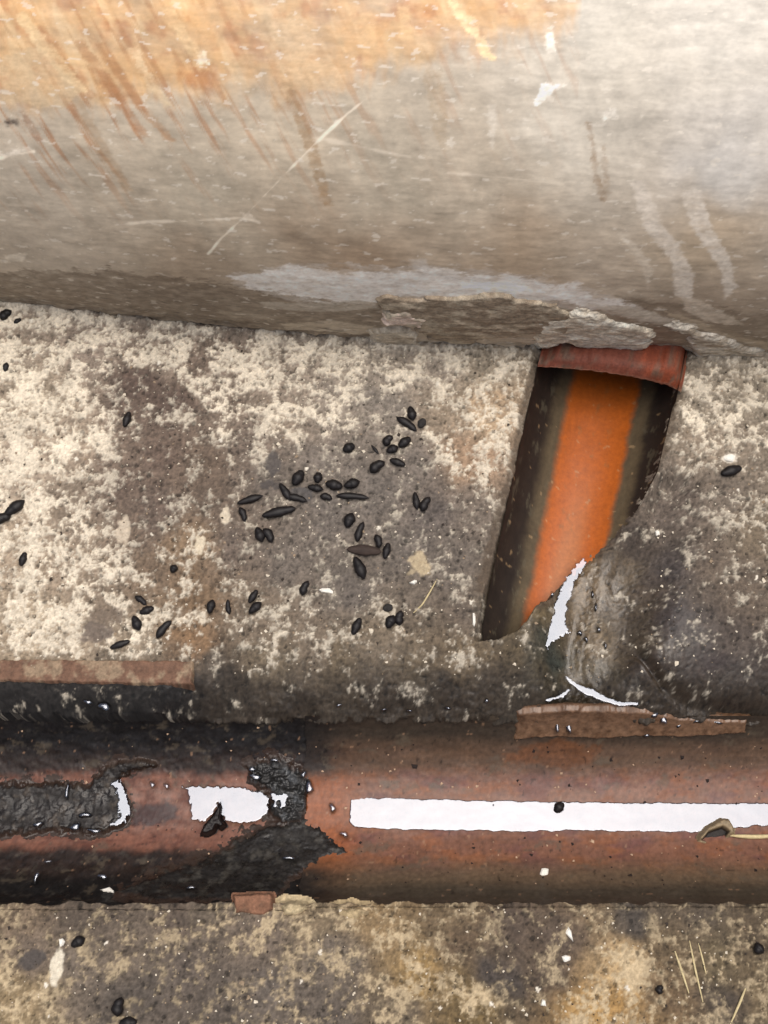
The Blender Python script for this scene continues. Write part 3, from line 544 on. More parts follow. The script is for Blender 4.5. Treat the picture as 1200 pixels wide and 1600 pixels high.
# ------------------------------------------------------------------ branch pipe
branch = empty('branch_pipe', 'orange clay branch pipe with dark sides cut open in the benching', 'pipe', (float(B_ORG[0]), float(B_ORG[1]), -0.012))
def branch_barrel():
    S = np.arange(-0.10, 0.150, 0.0007); T = np.linspace(-1, 1, 150)
    t, s = np.meshgrid(T, S)
    inv = branch_inv(s); cx = B_ORG[0] + B_DIR[0] * s; cy = B_ORG[1] + B_DIR[1] * s
    hb = np.clip((bench_flat(cx, cy) - 0.0015 - inv) / R_BR, 0.2, 1.02); hb = np.where(s < 0.0, 1.0, hb)
    ph = t * np.arccos(np.clip(1 - hb, -1, 1)); u = R_BR * np.sin(ph)
    z = inv + R_BR * (1 - np.cos(ph)) + 0.00010 * fbm(u, s, 90, 2, 601)
    x = cx + B_NRM[0] * u; y = cy + B_NRM[1] * u
    uu = u + 0.0020 * fbm(s, u * 0.3, 60, 4, 602) + 0.0010 * fbm(s, u, 260, 3, 607)
    c = np.broadcast_to(lin((200,98,32)), x.shape + (3,))
    c = mix(c, np.broadcast_to(lin((196,124,78)), c.shape), 0.55 * sstep(0.010, 0.002, np.abs(u - 0.004 + 0.02 * s)) * sstep(0.02, 0.09, s))
    c = c * (1 + 0.14 * fbm(u, s * 0.4, 260, 4, 603))[..., None]
    sh = 0.0045 * np.clip(s / 0.12, 0, 1.2); gl = sstep(-0.0140, -0.0195, uu - sh); gr = sstep(0.0185, 0.0225, uu)       # dirty scum either side of the flow
    scum = np.broadcast_to(lin((98,84,66)), c.shape) * (1 + 0.35 * fbm(u, s * 0.5, 220, 4, 604))[..., None]
    c = mix(c, scum, np.maximum(gl, gr) * 0.97)
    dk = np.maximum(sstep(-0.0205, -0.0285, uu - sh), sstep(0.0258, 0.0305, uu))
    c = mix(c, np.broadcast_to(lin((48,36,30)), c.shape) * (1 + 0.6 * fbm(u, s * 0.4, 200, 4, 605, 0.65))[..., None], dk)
    scf = sstep(0.20, 0.36, fbm(ph * R_BR, s * 0.5, 110, 5, 608, 0.68)) * np.maximum(gl, gr); c = mix(c, np.broadcast_to(lin((104,92,78)), c.shape), scf * 0.6)
    slt = sstep(0.26, 0.40, fbm(u, s * 0.35, 150, 5, 609, 0.68)) * (1 - np.maximum(gl, gr)); c = mix(c, np.broadcast_to(lin((168,104,60)), c.shape), slt * 0.6)
    spk = sstep(0.52, 0.57, fbm(u, s, 230, 2, 610)); c = mix(c, np.broadcast_to(lin((214,170,130)), c.shape), spk * 0.35)
    keep = sdpoly(EXPO, x, y) > -0.004
    V, F, C, Rr = compact(np.stack([x, y, z], -1).reshape(-1, 3), grid_faces(len(T), len(S), keep), np.clip(c / (CLAYG * 1.06) * np.array([1, 1.10, 1.0]), 0.005, 0.7).reshape(-1, 3), np.clip(0.45 + 0.2 * gl + 0.3 * gr, 0, .7).ravel())
    me = build_mesh('barrel', V, F); set_attr(me, C, Rr); return me
under(obj('barrel', branch_barrel(), M_CLAY), branch)
def branch_crown():
    """broken edge of the pipe's crown: an arched shell running back under the wall"""
    T = np.linspace(-1.0, 1.06, 110); loop = []
    u = T * R_BR
    arch = 0.0035 * (1 - T ** 2) - 0.0020 * np.clip(T, 0, 2) ** 2 - 0.0025 * sstep(0.8, 1.08, T)
    zb = 0.0335 + arch; s_edge = -0.005 - 0.0040 * T  + 0.0006 * fbm(T * 6, T * 0, 1, 3, 611)
    top = 0.0080 + 0.0020 * fbm(T * 3, T * 0, 1, 3, 612) + 0.004 * sstep(0.35, 0.8, T) - 0.010 * sstep(0.86, 1.06, T) - 0.004 * sstep(-0.6, -1, T)
    rows = []; cols = []
    prof = [(0.09, 0.0, -1), (0.03, 0.0, -1), (0.004, 0.0, 0), (0.0006, 0.0003, .2), (0.0, 0.0016, .6), (0.0005, 0.30, 1), (0.0018, 0.6, 1), (0.0036, 0.85, 1), (0.0075, 1.0, 1), (0.03, 1.05, 1), (0.06, 1.05, 1)]
    for back, f, k in prof:
        s = s_edge - back; hgt = zb + (f if f < 0.01 else f * top) - (back * 0.05)
        j = 0.0012 * fbm(T * 14 + back * 99, T * 0 + f, 1, 3, 613) * (k > 0)
        rows.append(np.stack([B_ORG[0] + B_DIR[0] * s + B_NRM[0] * u, B_ORG[1] + B_DIR[1] * s + B_NRM[1] * u, hgt + j], -1))
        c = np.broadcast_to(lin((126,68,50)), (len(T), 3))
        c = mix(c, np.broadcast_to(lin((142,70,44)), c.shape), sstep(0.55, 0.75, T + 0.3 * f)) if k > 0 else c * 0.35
        c = mix(c, np.broadcast_to(lin((186,130,104)), c.shape), np.full(len(T), 0.75 if k == .6 else 0.0))
        c = mix(c, np.broadcast_to(lin((120,104,86)), c.shape), sstep(0.92, 1.05, T - 0.1 * f))
        c = mix(c, np.broadcast_to(lin((112,92,76)), c.shape), 0.8 * sstep(0.05, 0.3, fbm(T * 4, T * 0 + hgt * 160 + back * 160, 1, 4, 616)) * (k > 0)); c = c * (1 + 0.5 * fbm(T * 9, T * 0 + hgt * 350 + back * 350, 1, 4, 615))[..., None]
        cols.append(c)
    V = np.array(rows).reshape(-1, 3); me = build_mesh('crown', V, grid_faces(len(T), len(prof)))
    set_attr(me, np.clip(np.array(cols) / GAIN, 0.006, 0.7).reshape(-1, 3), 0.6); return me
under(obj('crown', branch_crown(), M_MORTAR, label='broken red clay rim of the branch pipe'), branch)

# ------------------------------------------------------------------ main channel, two clay pipes end to end
X_JOINT = hit_main(478, 1260)[0]
def main_barrel(x0, x1, side):
    X = np.concatenate([[x0], XS[(XS > x0) & (XS < x1)], [x1]]); PH = np.radians(np.linspace(-93, 66, 140))
    x, ph = np.meshgrid(X, PH); v = R_MAIN * ph
    # broken, uneven end at the joint
    endw = fbm(PH * 3, PH * 0, 1, 4, 620) * 0.004
    if side == 'right': x[:, 0] += endw; rad = np.full(x.shape, R_MAIN)
    else: rad = np.full(x.shape, R_MAIN + 0.0012)
    rad = rad + 0.0004 * fbm(x, v, 60, 4, 621) + 0.00015 * fbm(x, v, 420, 3, 622)
    y = Y_MAIN + rad * np.sin(ph); z = -rad * np.cos(ph)
    vv = v + 0.003 * fbm(x * 0.35, v, 55, 4, 623) + 0.0012 * fbm(x, v, 240, 3, 624)
    n1 = fbm(x * 0.5, v, 110, 5, 625, 0.65); n2 = fbm(x, v, 420, 3, 626)
    if side == 'left': vv = vv + 0.004 * fbm(x, v, 70, 4, 651)
    if side == 'right':
        c = np.broadcast_to(lin((148,102,80)), x.shape + (3,))
        c = mix(c, np.broadcast_to(lin((160,102,70)), c.shape), sstep(-0.05, 0.3, n1))
        c = mix(c, np.broadcast_to(lin((128,84,78)), c.shape), sstep(0.0, 0.3, fbm(x * 0.4, v, 80, 4, 627)) * 0.7)
        lf = sstep(X_JOINT + 0.035, X_JOINT + 0.012, x + 0.006 * n1); c = mix(c, np.broadcast_to(lin((176,98,48)), c.shape), lf * 0.8)
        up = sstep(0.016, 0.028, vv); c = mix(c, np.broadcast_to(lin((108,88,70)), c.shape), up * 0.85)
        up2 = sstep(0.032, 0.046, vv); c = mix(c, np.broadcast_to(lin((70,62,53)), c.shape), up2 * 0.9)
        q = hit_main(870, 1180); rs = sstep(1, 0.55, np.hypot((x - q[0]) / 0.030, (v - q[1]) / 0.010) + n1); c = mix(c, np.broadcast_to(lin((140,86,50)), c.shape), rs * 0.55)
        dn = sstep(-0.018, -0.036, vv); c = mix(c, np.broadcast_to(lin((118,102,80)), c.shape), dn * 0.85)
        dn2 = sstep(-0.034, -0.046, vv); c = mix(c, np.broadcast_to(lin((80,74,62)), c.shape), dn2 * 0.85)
        jn = sstep(X_JOINT + 0.030, X_JOINT + 0.002, x + 0.016 * n1) * np.maximum(sstep(0.016, 0.026, vv), sstep(-0.022, -0.034, vv)); c = mix(c, np.broadcast_to(lin((46,42,40)), c.shape), jn * 0.9)
        rough = 0.42 + 0.15 * n1
    else:
        c = np.broadcast_to(lin((150,100,80)), x.shape + (3,))
        c = mix(c, np.broadcast_to(lin((120,72,56)), c.shape), sstep(-0.05, 0.3, n1))
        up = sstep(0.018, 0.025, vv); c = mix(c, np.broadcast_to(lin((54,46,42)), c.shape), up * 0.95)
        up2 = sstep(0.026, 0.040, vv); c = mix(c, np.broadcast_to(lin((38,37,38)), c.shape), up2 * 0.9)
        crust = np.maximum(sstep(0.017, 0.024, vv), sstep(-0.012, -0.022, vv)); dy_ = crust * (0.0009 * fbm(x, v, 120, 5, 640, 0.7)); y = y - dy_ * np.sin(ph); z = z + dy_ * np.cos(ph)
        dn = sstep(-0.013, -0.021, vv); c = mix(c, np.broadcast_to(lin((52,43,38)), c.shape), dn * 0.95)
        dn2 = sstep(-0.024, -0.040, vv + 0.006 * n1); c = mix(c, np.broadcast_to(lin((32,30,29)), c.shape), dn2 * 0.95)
        q = hit_main(240, 1270); wet = sstep(1, 0.6, np.hypot((x - q[0]) / 0.016, (v - q[1]) / 0.007) + n1); c = mix(c, np.broadcast_to(lin((66,30,26)), c.shape), wet)
        mt = fbm(x, v, 160, 5, 655, 0.7); c = mix(c, np.broadcast_to(lin((84,78,70)), c.shape), crust * 0.6 * sstep(0.12, 0.42, mt)); c = mix(c, np.broadcast_to(lin((20,18,18)), c.shape), crust * 0.6 * sstep(-0.05, -0.35, mt))
        rough = 0.45 + 0.4 * n1
    c = c * (1 + 0.22 * np.clip(n2 * 2, -1, 1))[..., None]
    stk = fbm(x * 0.10, v, 260, 4, 660, 0.65); drip = fbm(x, v * 0.3, 60, 4, 661, 0.65)
    c = c * (1 + 0.16 * np.clip(stk * 2, -1, 1) + 0.12 * np.clip(drip * 2, -1, 1) * sstep(0.006, 0.02, np.abs(v)))[..., None]
    sc_ = sstep(0.18, 0.34, fbm(x * 0.6, v, 95, 5, 662, 0.68)); c = mix(c, np.broadcast_to(lin((112,100,84)), c.shape), sc_ * 0.55 * sstep(0.008, 0.016, np.abs(v)))
    dots = sstep(0.50, 0.56, fbm(x, v, 250, 2, 628)); c = mix(c, c * 0.35, dots * 0.8)
    pd = sstep(0.55, 0.60, fbm(x, v, 260, 2, 629)); c = mix(c, np.broadcast_to(lin((190,150,118)), c.shape), pd * 0.6)
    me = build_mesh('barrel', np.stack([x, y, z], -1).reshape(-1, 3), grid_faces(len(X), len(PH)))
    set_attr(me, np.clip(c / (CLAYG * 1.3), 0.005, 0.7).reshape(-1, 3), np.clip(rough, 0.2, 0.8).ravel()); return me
pipe_r = empty('channel_pipe', 'brown clay channel pipe on the right holding a strip of water', 'pipe', (0.1, Y_MAIN, -R_MAIN))
pipe_l = empty('channel_pipe', 'blackened clay channel pipe on the left lined with sludge', 'pipe', (-0.13, Y_MAIN, -R_MAIN))
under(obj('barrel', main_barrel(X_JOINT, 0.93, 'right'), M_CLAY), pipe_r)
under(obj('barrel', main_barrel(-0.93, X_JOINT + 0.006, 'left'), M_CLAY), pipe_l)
slab('clay_shard', [(-40, 1029), (150, 1030), (304, 1031), (300, 1070), (200, 1068), (100, 1066), (-40, 1063)], 0.0075, 0.010, (118,88,70), 710, rgb2=(150,128,104), mat=M_MORTAR, relief=0.0003, ragged=0.0008, var=0.25, edge=0.0006, rough=0.7,
     label='flat brown clay shard along the channel edge at left', cat='clay shard')
slab('clay_shard', [(362, 1396), (424, 1394), (428, 1420), (412, 1432), (366, 1428)], 0.0042, 0.006, (136,98,76), 720, rgb2=(112,84,66), mat=M_MORTAR, relief=0.0005, ragged=0.0012, edge=0.0012, label='small reddish clay chip on the near channel edge by the pipe joint', cat='clay shard')
slab('concrete_lump', [(432, 1412), (448, 1404), (478, 1408), (492, 1420), (470, 1432), (440, 1432)], 0.0050, 0.006, (196,178,142), 730, rgb2=(170,150,118), relief=0.0012, edge=0.003, label='pale rounded concrete lump beside the reddish clay chip', cat='concrete lump')
slab('concrete_lump', [(520, 1418), (545, 1412), (580, 1416), (590, 1428), (556, 1440), (524, 1436)], 0.0035, 0.005, (180,160,124), 735, rgb2=(150,132,104), relief=0.0012, edge=0.003, label='low tan concrete lump on the near edge right of the pale rounded one', cat='concrete lump')

# ------------------------------------------------------------------ sludge in the left pipe
def main_patch(name, px, thick, edge, rgb, rough, seed, ragged, relief, mat=None, var=0.4, f=160, rgb2=None, res=0.0005, **kw):
    P = np.array([hit_main(*q) for q in px]); u, v = uvgrid(P, res=res)
    sd = sdpoly(P, u, v) + fbm(u, v, f, 4, seed, 0.65) * ragged
    n = fbm(u, v, 260, 4, seed + 3, 0.65); c = np.broadcast_to(lin(rgb), u.shape + (3,))
    if rgb2 is not None: c = mix(c, np.broadcast_to(lin(rgb2), c.shape), sstep(0.0, 0.35, fbm(u, v, 120, 4, seed + 8, 0.65)))
    c = np.clip(c / (CLAYG * 1.15) * (1 + var * np.clip(n * 2.5, -1, 1))[..., None], 0.004, 0.8)
    c = mix(c, np.broadcast_to(lin((74,56,46)) / (CLAYG * 1.15), c.shape), 0.75 * sstep(0.0022, 0.0, sd) * (mat is None))
    rl = relief * (n * 2 + 0.8 * fbm(u, v, 110, 3, seed + 5))
    rr = np.clip(rough + 0.35 * fbm(u, v, 130, 3, seed + 6) * 2, 0.12, 0.9)
    return patch(name, S_main, u, v, sd, thick, edge, c, rr, mat or M_SLUDGE, relief=rl, **kw)
main_patch('sludge_bank', [(-30, 1226), (60, 1222), (140, 1226), (160, 1200), (178, 1190), (225, 1188), (240, 1196), (205, 1206), (185, 1216), (202, 1250), (198, 1285), (165, 1302), (90, 1298), (20, 1302), (-30, 1300)], 0.0022, 0.0025, (48,44,42), 0.42, 800, 0.0045, 0.0005, rgb2=(84,76,68), kind='stuff', label='black wet sludge bank in the left end of the channel', cat='sludge')
main_patch('sludge_crust', [(180, 1392), (250, 1362), (340, 1334), (380, 1304), (430, 1284), (480, 1276), (508, 1296), (551, 1332), (505, 1346), (462, 1366), (440, 1390), (410, 1402), (330, 1404), (240, 1404)], 0.0007, 0.0055, (42,38,35), 0.5, 820, 0.0050, 0.00035, rgb2=(70,66,60), kind='stuff', label='dark sludge crust ending in a pointed tongue on the near channel side', cat='sludge')
main_patch('sludge_clump', [(385, 1196), (428, 1182), (468, 1202), (488, 1232), (480, 1262), (470, 1284), (440, 1286), (422, 1278), (424, 1242), (396, 1226)], 0.0022, 0.0040, (54,53,52), 0.32, 840, 0.0050, 0.0019, rgb2=(96,98,100), kind='stuff', label='glistening grey black sludge clump at the pipe joint', cat='sludge')

lip = main_patch('lip', [(806, 1112), (880, 1106), (960, 1108), (1010, 1110), (1062, 1120), (1168, 1124), (1166, 1146), (1062, 1152), (1000, 1150), (940, 1155), (870, 1151), (802, 1156)], 0.0013, 0.0016, (140,108,84), 0.25, 700, 0.0014, 0.00015, mat=M_CLAY, rgb2=(112,84,64), var=0.25, sink=0.002, label='chipped pale clay lip below the branch ramp')
under(lip, pipe_r)

# ------------------------------------------------------------------ water
ZW = -0.0493
def trimmed(u, v, z, sd):
    """a sheet cut cleanly along sd = 0, its rim drawn down a little to the bed"""
    du = u[0, 1] - u[0, 0]; gv, gu = np.gradient(sd, du); gl = np.hypot(gu, gv) + 1e-6; out = sd < 0
    mv = np.where(out, -sd / gl, 0); u = u + mv * gu / gl; v = v + mv * gv / gl; z = z - 0.00025 * out
    ins = ~out; F = grid_faces(u.shape[1], u.shape[0], ins)
    return compact(np.stack([u, v, z], -1).reshape(-1, 3), F)
def level_water(name, px, z, seed, ragged=0.0006, f=200, tilt=0.0):
    P = np.array([at_z(X, Y, z)[:2] for X, Y in px]); u, v = uvgrid(P, 0.003, 0.0004)
    sd = sdpoly(P, u, v) + fbm(u, v, f, 3, seed) * ragged
    V, F = trimmed(u, v, u * 0 + z + tilt * (v - P[:, 1].mean()), sd); me = build_mesh(name, V, F)
    return obj(name, me, M_WATER, kind='structure')
wl = [(548, 1250), (556, 1245), (640, 1247), (740, 1250), (870, 1252), (1000, 1254), (1100, 1255), (1300, 1256), (2300, 1252)]
wr = [(2300, 1294), (1300, 1292), (1180, 1290), (1130, 1296), (1085, 1300), (1000, 1299), (900, 1298), (780, 1299), (690, 1297), (600, 1296), (553, 1292), (546, 1284), (546, 1264)]
level_water('water_strip', wl + wr, ZW + 0.0002, 900, 0.0012, 130)
level_water('water_pool', [(284, 1229), (300, 1229), (330, 1228), (380, 1230), (410, 1238), (420, 1246), (418, 1272), (400, 1282), (372, 1287), (350, 1282), (345, 1262), (341, 1256), (334, 1268), (318, 1285), (300, 1282), (296, 1262), (295, 1244)], ZW + 0.0022, 910, 0.0020, 330)
level_water('water_pool', [(422, 1238), (450, 1240), (448, 1258), (440, 1262), (436, 1250), (430, 1264), (426, 1256)], ZW + 0.0042, 915, 0.0022, 330)
level_water('water_glint', [(172, 1222), (190, 1220), (196, 1240), (203, 1262), (196, 1284), (178, 1291), (172, 1288), (188, 1272), (182, 1262), (186, 1244)], ZW + 0.0046, 920, 0.0026, 330)
def film(name, px, thick, edge, seed, ragged=0.0022, res=0.0004):
    P = np.array([hit(X, Y, bench_h)[:2] for X, Y in px]); u, v = uvgrid(P, 0.003, res)
    sd = sdpoly(P, u, v) + fbm(u, v, 320, 4, seed, 0.65) * ragged
    z0 = bench_h(u, v); A = np.stack([u.ravel(), v.ravel(), np.ones(u.size)], -1); wgt = (sd > 0).ravel()
    k, *_ = np.linalg.lstsq(A[wgt], z0.ravel()[wgt], rcond=None)
    k[:2] *= FILM_SLOPE; pl = (A @ k).reshape(u.shape); pl += np.percentile((z0 - pl)[sd > 0], 92) + thick
    V, F = trimmed(u, v, pl, sd); return obj(name, build_mesh(name, V, F), M_WATER, kind='structure')
FILM_SLOPE = 0.0
film('water_trickle', [(906, 880), (916, 884), (895, 918), (884, 950), (880, 985), (886, 1000), (868, 1004), (855, 1014), (851, 1005), (856, 980), (866, 952), (872, 925), (890, 898)], 0.0008, 0.0004, 930)
film('water_edge', [(880, 1056), (888, 1062), (900, 1072), (925, 1080), (950, 1092), (975, 1097), (997, 1093), (999, 1103), (965, 1106), (935, 1099), (905, 1088), (886, 1070)], 0.0008, 0.0004, 935, 0.0009)
film('water_edge', [(850, 1091), (872, 1088), (886, 1078), (890, 1082), (878, 1094), (852, 1098)], 0.0008, 0.0004, 940, 0.0009)

def beads():  # small domes of water added to make the glints on wet surfaces
    rng = np.random.RandomState(8); V = []; F = []
    spots = [(108,1238,3,9),(62,1290,7,3),(120,1294,8,4),(150,1300,9,3),(135,1275,7,4),(60,1372,3,7),(163,1371,6,4),(165,1106,7,6),(140,1100,6,3),(262,1230,4,4),(240,1228,4,4),(400,1216,8,4),(395,1204,6,3),(484,1232,6,7),(520,1264,5,5),(538,1305,5,4),(452,1342,7,3),(475,1212,4,4),(430,1190,5,3),(300,1388,5,3),(78,1348,5,2),(1022,1118,8,4),(1012,1130,9,3),(1036,1125,5,10),(1060,1135,6,3),(1090,1128,8,3),(1120,1130,9,3),(870,1134,4,12),(888,1136,4,14),(1010,1150,6,3),
             (866,898,6,4),(872,908,5,8),(858,912,5,4),(862,930,4,4),(930,950,3,6),(905,990,4,5),(915,1000,3,5),(935,985,3,6),(925,930,3,5),(945,1010,3,5),(600,1110,5,2),(700,1108,6,2),(760,1096,5,3),(530,1105,4,2),(640,1112,5,2)]
    for X, Y, a, b in spots:
        p = hit(X, Y, surf_h); mm = 0.00031; a, b = (a * 1.4, b * 1.4) if X < 560 else (a, b); k = len(V); n = 12; ph = rng.rand() * 6; up_ = 0.0034 if X < 560 else 0.0010
        for q, (rr, hz) in enumerate(((1.0, -0.0006), (0.86, 0.0010), (0.5, 0.0014))):
            for j in range(n):
                t = 2 * math.pi * j / n; w_ = rr * (1 + 0.25 * math.sin(2 * t + ph) + 0.15 * math.sin(3 * t + 2 * ph))
                V.append((p[0] + a * mm * w_ * math.cos(t), p[1] + b * mm * 1.1 * w_ * math.sin(t), p[2] + hz + up_))
        V.append((p[0], p[1], p[2] + 0.0016 + up_))
        for q in range(2):
            for j in range(n): F.append((k + q * n + j, k + q * n + (j + 1) % n, k + (q + 1) * n + (j + 1) % n, k + (q + 1) * n + j))
        for j in range(n): F.append((k + 2 * n + j, k + 2 * n + (j + 1) % n, k + 3 * n, k + 3 * n))
    me = bpy.data.meshes.new('glint_beads'); me.from_pydata(V, [], [tuple(dict.fromkeys(f)) for f in F]); me.update()
    me.polygons.foreach_set('use_smooth', np.ones(len(me.polygons), bool))
    obj('glint_beads', me, M_WATER, kind='stuff', label='small water beads added as glints on sludge and wet mortar', cat='water')
beads()

# ------------------------------------------------------------------ small things lying about
def dropping_mesh(k):
    rng = np.random.RandomState(40 + k); n, m = 17, 10
    t = np.linspace(-1, 1, n); a = np.linspace(0, 2 * np.pi, m, endpoint=False)
    tip0, tip1 = rng.uniform(0.5, 0.75), rng.uniform(0.55, 1.0)
    prof = np.maximum(1 - np.abs(t) ** 2.6, 0) ** np.where(t < 0, tip0, tip1); prof[0] = prof[-1] = 0.02
    prof = prof * (1 + 0.10 * np.sin(t * rng.uniform(3, 6) + rng.rand() * 6))
    bend = rng.uniform(-0.22, 0.22); V = []
    for i in range(n):
        for j in range(m):
            r = prof[i] * (1 + rng.uniform(-0.07, 0.07))
            V.append((t[i], r * math.cos(a[j]) + bend * (t[i] ** 2 - 0.35) * 2.0, r * math.sin(a[j])))
    F = [(i * m + j, i * m + (j + 1) % m, (i + 1) * m + (j + 1) % m, (i + 1) * m + j) for i in range(n - 1) for j in range(m)]
    return build_mesh('rodent_dropping', np.array(V), np.array(F))
M_DROP = plain_material('dark_dropping', (0.009, 0.0068, 0.0066), 0.5, 0.3, 0.4, 1.6, 0.3)
M_DROPB = plain_material('brown_dropping', (0.045, 0.031, 0.025), 0.75, 0.25, 0.3, 1.6, 0.3)
M_DROPG = plain_material('grey_dropping', (0.032, 0.029, 0.027), 0.85, 0.2, 0.3, 1.6, 0.3)
DM = [dropping_mesh(k) for k in range(8)]
for m_ in DM: m_.materials.append(M_DROP)
# pixel centre, length, angle (degrees, anticlockwise), thickness in pixels, label
DROPS = [
 (199,657,25,72,12,'lone black dropping in the white lime patch at upper left'),
 (24,796,40,38,17,'large black dropping at the left edge, upper of two touching'),
 (5,812,28,20,17,'black dropping cut by the left edge, lower of two touching'),
 (37,875,23,72,12,'single black dropping below the pair at the left edge'),
 (272,890,14,60,12,'tiny round black dropping beside a white speck, alone on brown concrete'),
 (221,939,23,-38,10,'slim dropping forming the upper arm of the bent pair above the clay shard'),
 (230,955,24,22,13,'short thick dropping forming the lower arm of the bent pair'),
 (214,975,25,-68,15,'upright dropping just below the bent pair left of centre'),
 (256,984,36,50,13,'slanting dropping right of the upright one above the clay shard'),
 (188,1008,33,20,11,'dropping lying nearest the flat brown clay shard'),
 (330,949,23,75,13,'leftmost of three droppings in a row above the channel, dull black'),
 (357,949,24,96,8,'thin upright dropping in the middle of a row of three'),
 (396,934,24,58,11,'upper of two crossed droppings at the right end of the row of three'),
 (399,951,26,42,14,'lower of two crossed droppings at the right end of the row of three'),
 (476,920,25,66,13,'upright oval dropping just left of the bright white fleck'),
 (557,980,29,66,14,'upright dropping below and right of the bright white fleck'),
 (391,782,42,17,12,'pointed dropping at the far left of the main cluster'),
 (380,805,24,-70,11,'small dropping hanging below the pointed one at the cluster left'),
 (436,802,54,13,16,'longest spindle shaped dropping at the lower left of the main cluster'),
 (406,837,25,-70,15,'left one of a close pair under the spindle shaped dropping'),
 (420,838,26,-58,15,'right one of a close pair under the spindle shaped dropping, greyer'),
 (466,749,27,58,18,'plump black dropping at the top left of the main cluster'),
 (446,770,32,-58,12,'upper half of a V of two droppings below the plump one'),
 (464,780,34,-14,12,'lower half of a V of two droppings below the plump one'),
 (497,748,17,80,14,'small round dropping on top of the tight central knot'),
 (493,764,25,-10,12,'left dropping of the tight central knot'),
 (510,778,20,-15,12,'bottom dropping of the tight central knot'),
 (522,760,27,-12,17,'rounded dropping at the right of the central knot with grey back'),
 (550,760,26,18,16,'rounded dropping at the top right end of the main cluster'),
 (551,777,52,-4,11,'long thin dropping lying under the two rounded ones'),
 (545,702,20,28,16,'single oval dropping above the main cluster'),
 (586,703,18,-50,5,'tiny thin curled dropping left of the flower like group'),
 (606,690,20,52,14,'upper left dropping of the flower like group'),
 (632,693,23,38,15,'upper right dropping of the flower like group'),
 (613,704,20,22,14,'middle dropping of the flower like group'),
 (589,731,28,36,17,'lower left dropping of the flower like group, large oval'),
 (621,724,26,-20,12,'lower right dropping of the flower like group'),
 (643,648,23,-76,14,'topmost dropping of the trio at the upper right of the cluster'),
 (636,664,38,-34,13,'long slanting dropping of the upper right trio'),
 (659,663,16,60,13,'small grey dropping at the right of the upper trio'),
 (546,815,25,68,17,'upright oval dropping below the central knot'),
 (562,832,33,72,12,'narrow upright dropping right of the oval one below the knot'),
 (569,862,54,-4,18,'pale brown dropping lying crosswise in the lower cluster'),
 (562,889,38,-66,17,'thick dropping pointing down from the pale brown one'),
 (591,848,22,-76,12,'small dropping standing above the right end of the pale brown one'),
 (604,862,26,76,12,'dropping at the right tip of the pale brown one'),
 (650,784,28,-82,11,'left dropping of the small heap between cluster and branch pipe'),
 (664,789,26,60,14,'right dropping of the small heap between cluster and branch pipe'),
 (606,951,16,10,13,'round grey dropping above a close pair near the channel'),
 (610,973,23,62,16,'left of the close pair below the round grey dropping'),
 (624,967,24,80,15,'right of the close pair below the round grey dropping'),
 (1141,738,34,18,17,'single dropping right of the branch pipe beside a pale spot'),
 (10,575,15,80,9,'tiny dropping at the left edge near the wall'),
 (10,494,22,40,15,'dark dropping in the top left corner of the benching by the wall'),
 (28,503,13,30,8,'small dropping beside the larger one by the wall at far left'),
 (123,1472,25,30,16,'black dropping beside a white dot on the near benching'),
 (186,1573,31,78,19,'plump black dropping at the bottom left of the near benching'),
 (201,1598,28,5,17,'dropping cut by the bottom edge of the picture'),
 (1184,1483,17,40,17,'round black dropping at the right edge of the near benching'),
 (1030,1546,15,70,12,'small dark dropping on the near benching left of the straws'),
 (873,1262,19,50,15,'dark red brown dropping in the water strip'),
 (852,894,11,-20,7,'tiny dark dropping at the foot of the orange pipe bed'),
 (864,922,12,30,7,'smallest dark crumb dropping beside the water trickle'),
 (845,780,13,-15,7,'dark crumb on the left of the orange pipe bed'),
]
G_DROP = 'rodent droppings'
for i, (X, Y, ln, ang, wd, lab) in enumerate(DROPS):
    dx, dy = math.cos(math.radians(ang)) * ln / 2, -math.sin(math.radians(ang)) * ln / 2
    a = hit(X - dx, Y - dy, surf_h); b = hit(X + dx, Y + dy, surf_h); c = hit(X, Y, surf_h)
    L_ = np.linalg.norm(b - a); mm = float(np.dot(c - CAM, [0, math.sin(PITCH), -math.cos(PITCH)])) * math.tan(VFOV / 2) / 800
    if L_ > ln * mm * 1.5: L_ = ln * mm * 1.15
    r = wd * mm / 2
    o = bpy.data.objects.new('rodent_dropping', DM[(i * 5 + i // 3) % 8]); col.objects.link(o)
    tag(o, lab, 'dropping', G_DROP)
    d = Vector((b - a) / max(L_, 1e-6)); zz = Vector((0, 0, 1)); zz = (zz - d * zz.dot(d)).normalized(); yy = zz.cross(d)
    from mathutils import Matrix
    Mx = Matrix((d, yy, zz)).transposed()
    o.rotation_euler = Mx.to_euler(); o.scale = (L_ / 2 * 1.02, r * 0.98, r * 0.85)
    o.location = (c[0], c[1], c[2] + r * 0.62 + (r * 0.5 if i in (28, 44, 12) else 0))
    if lab.startswith(('pale brown', 'round grey', 'small grey')):
        me2 = o.data.copy(); me2.materials.clear(); me2.materials.append(M_DROPB if lab.startswith('pale') else M_DROPG); o.data = me2

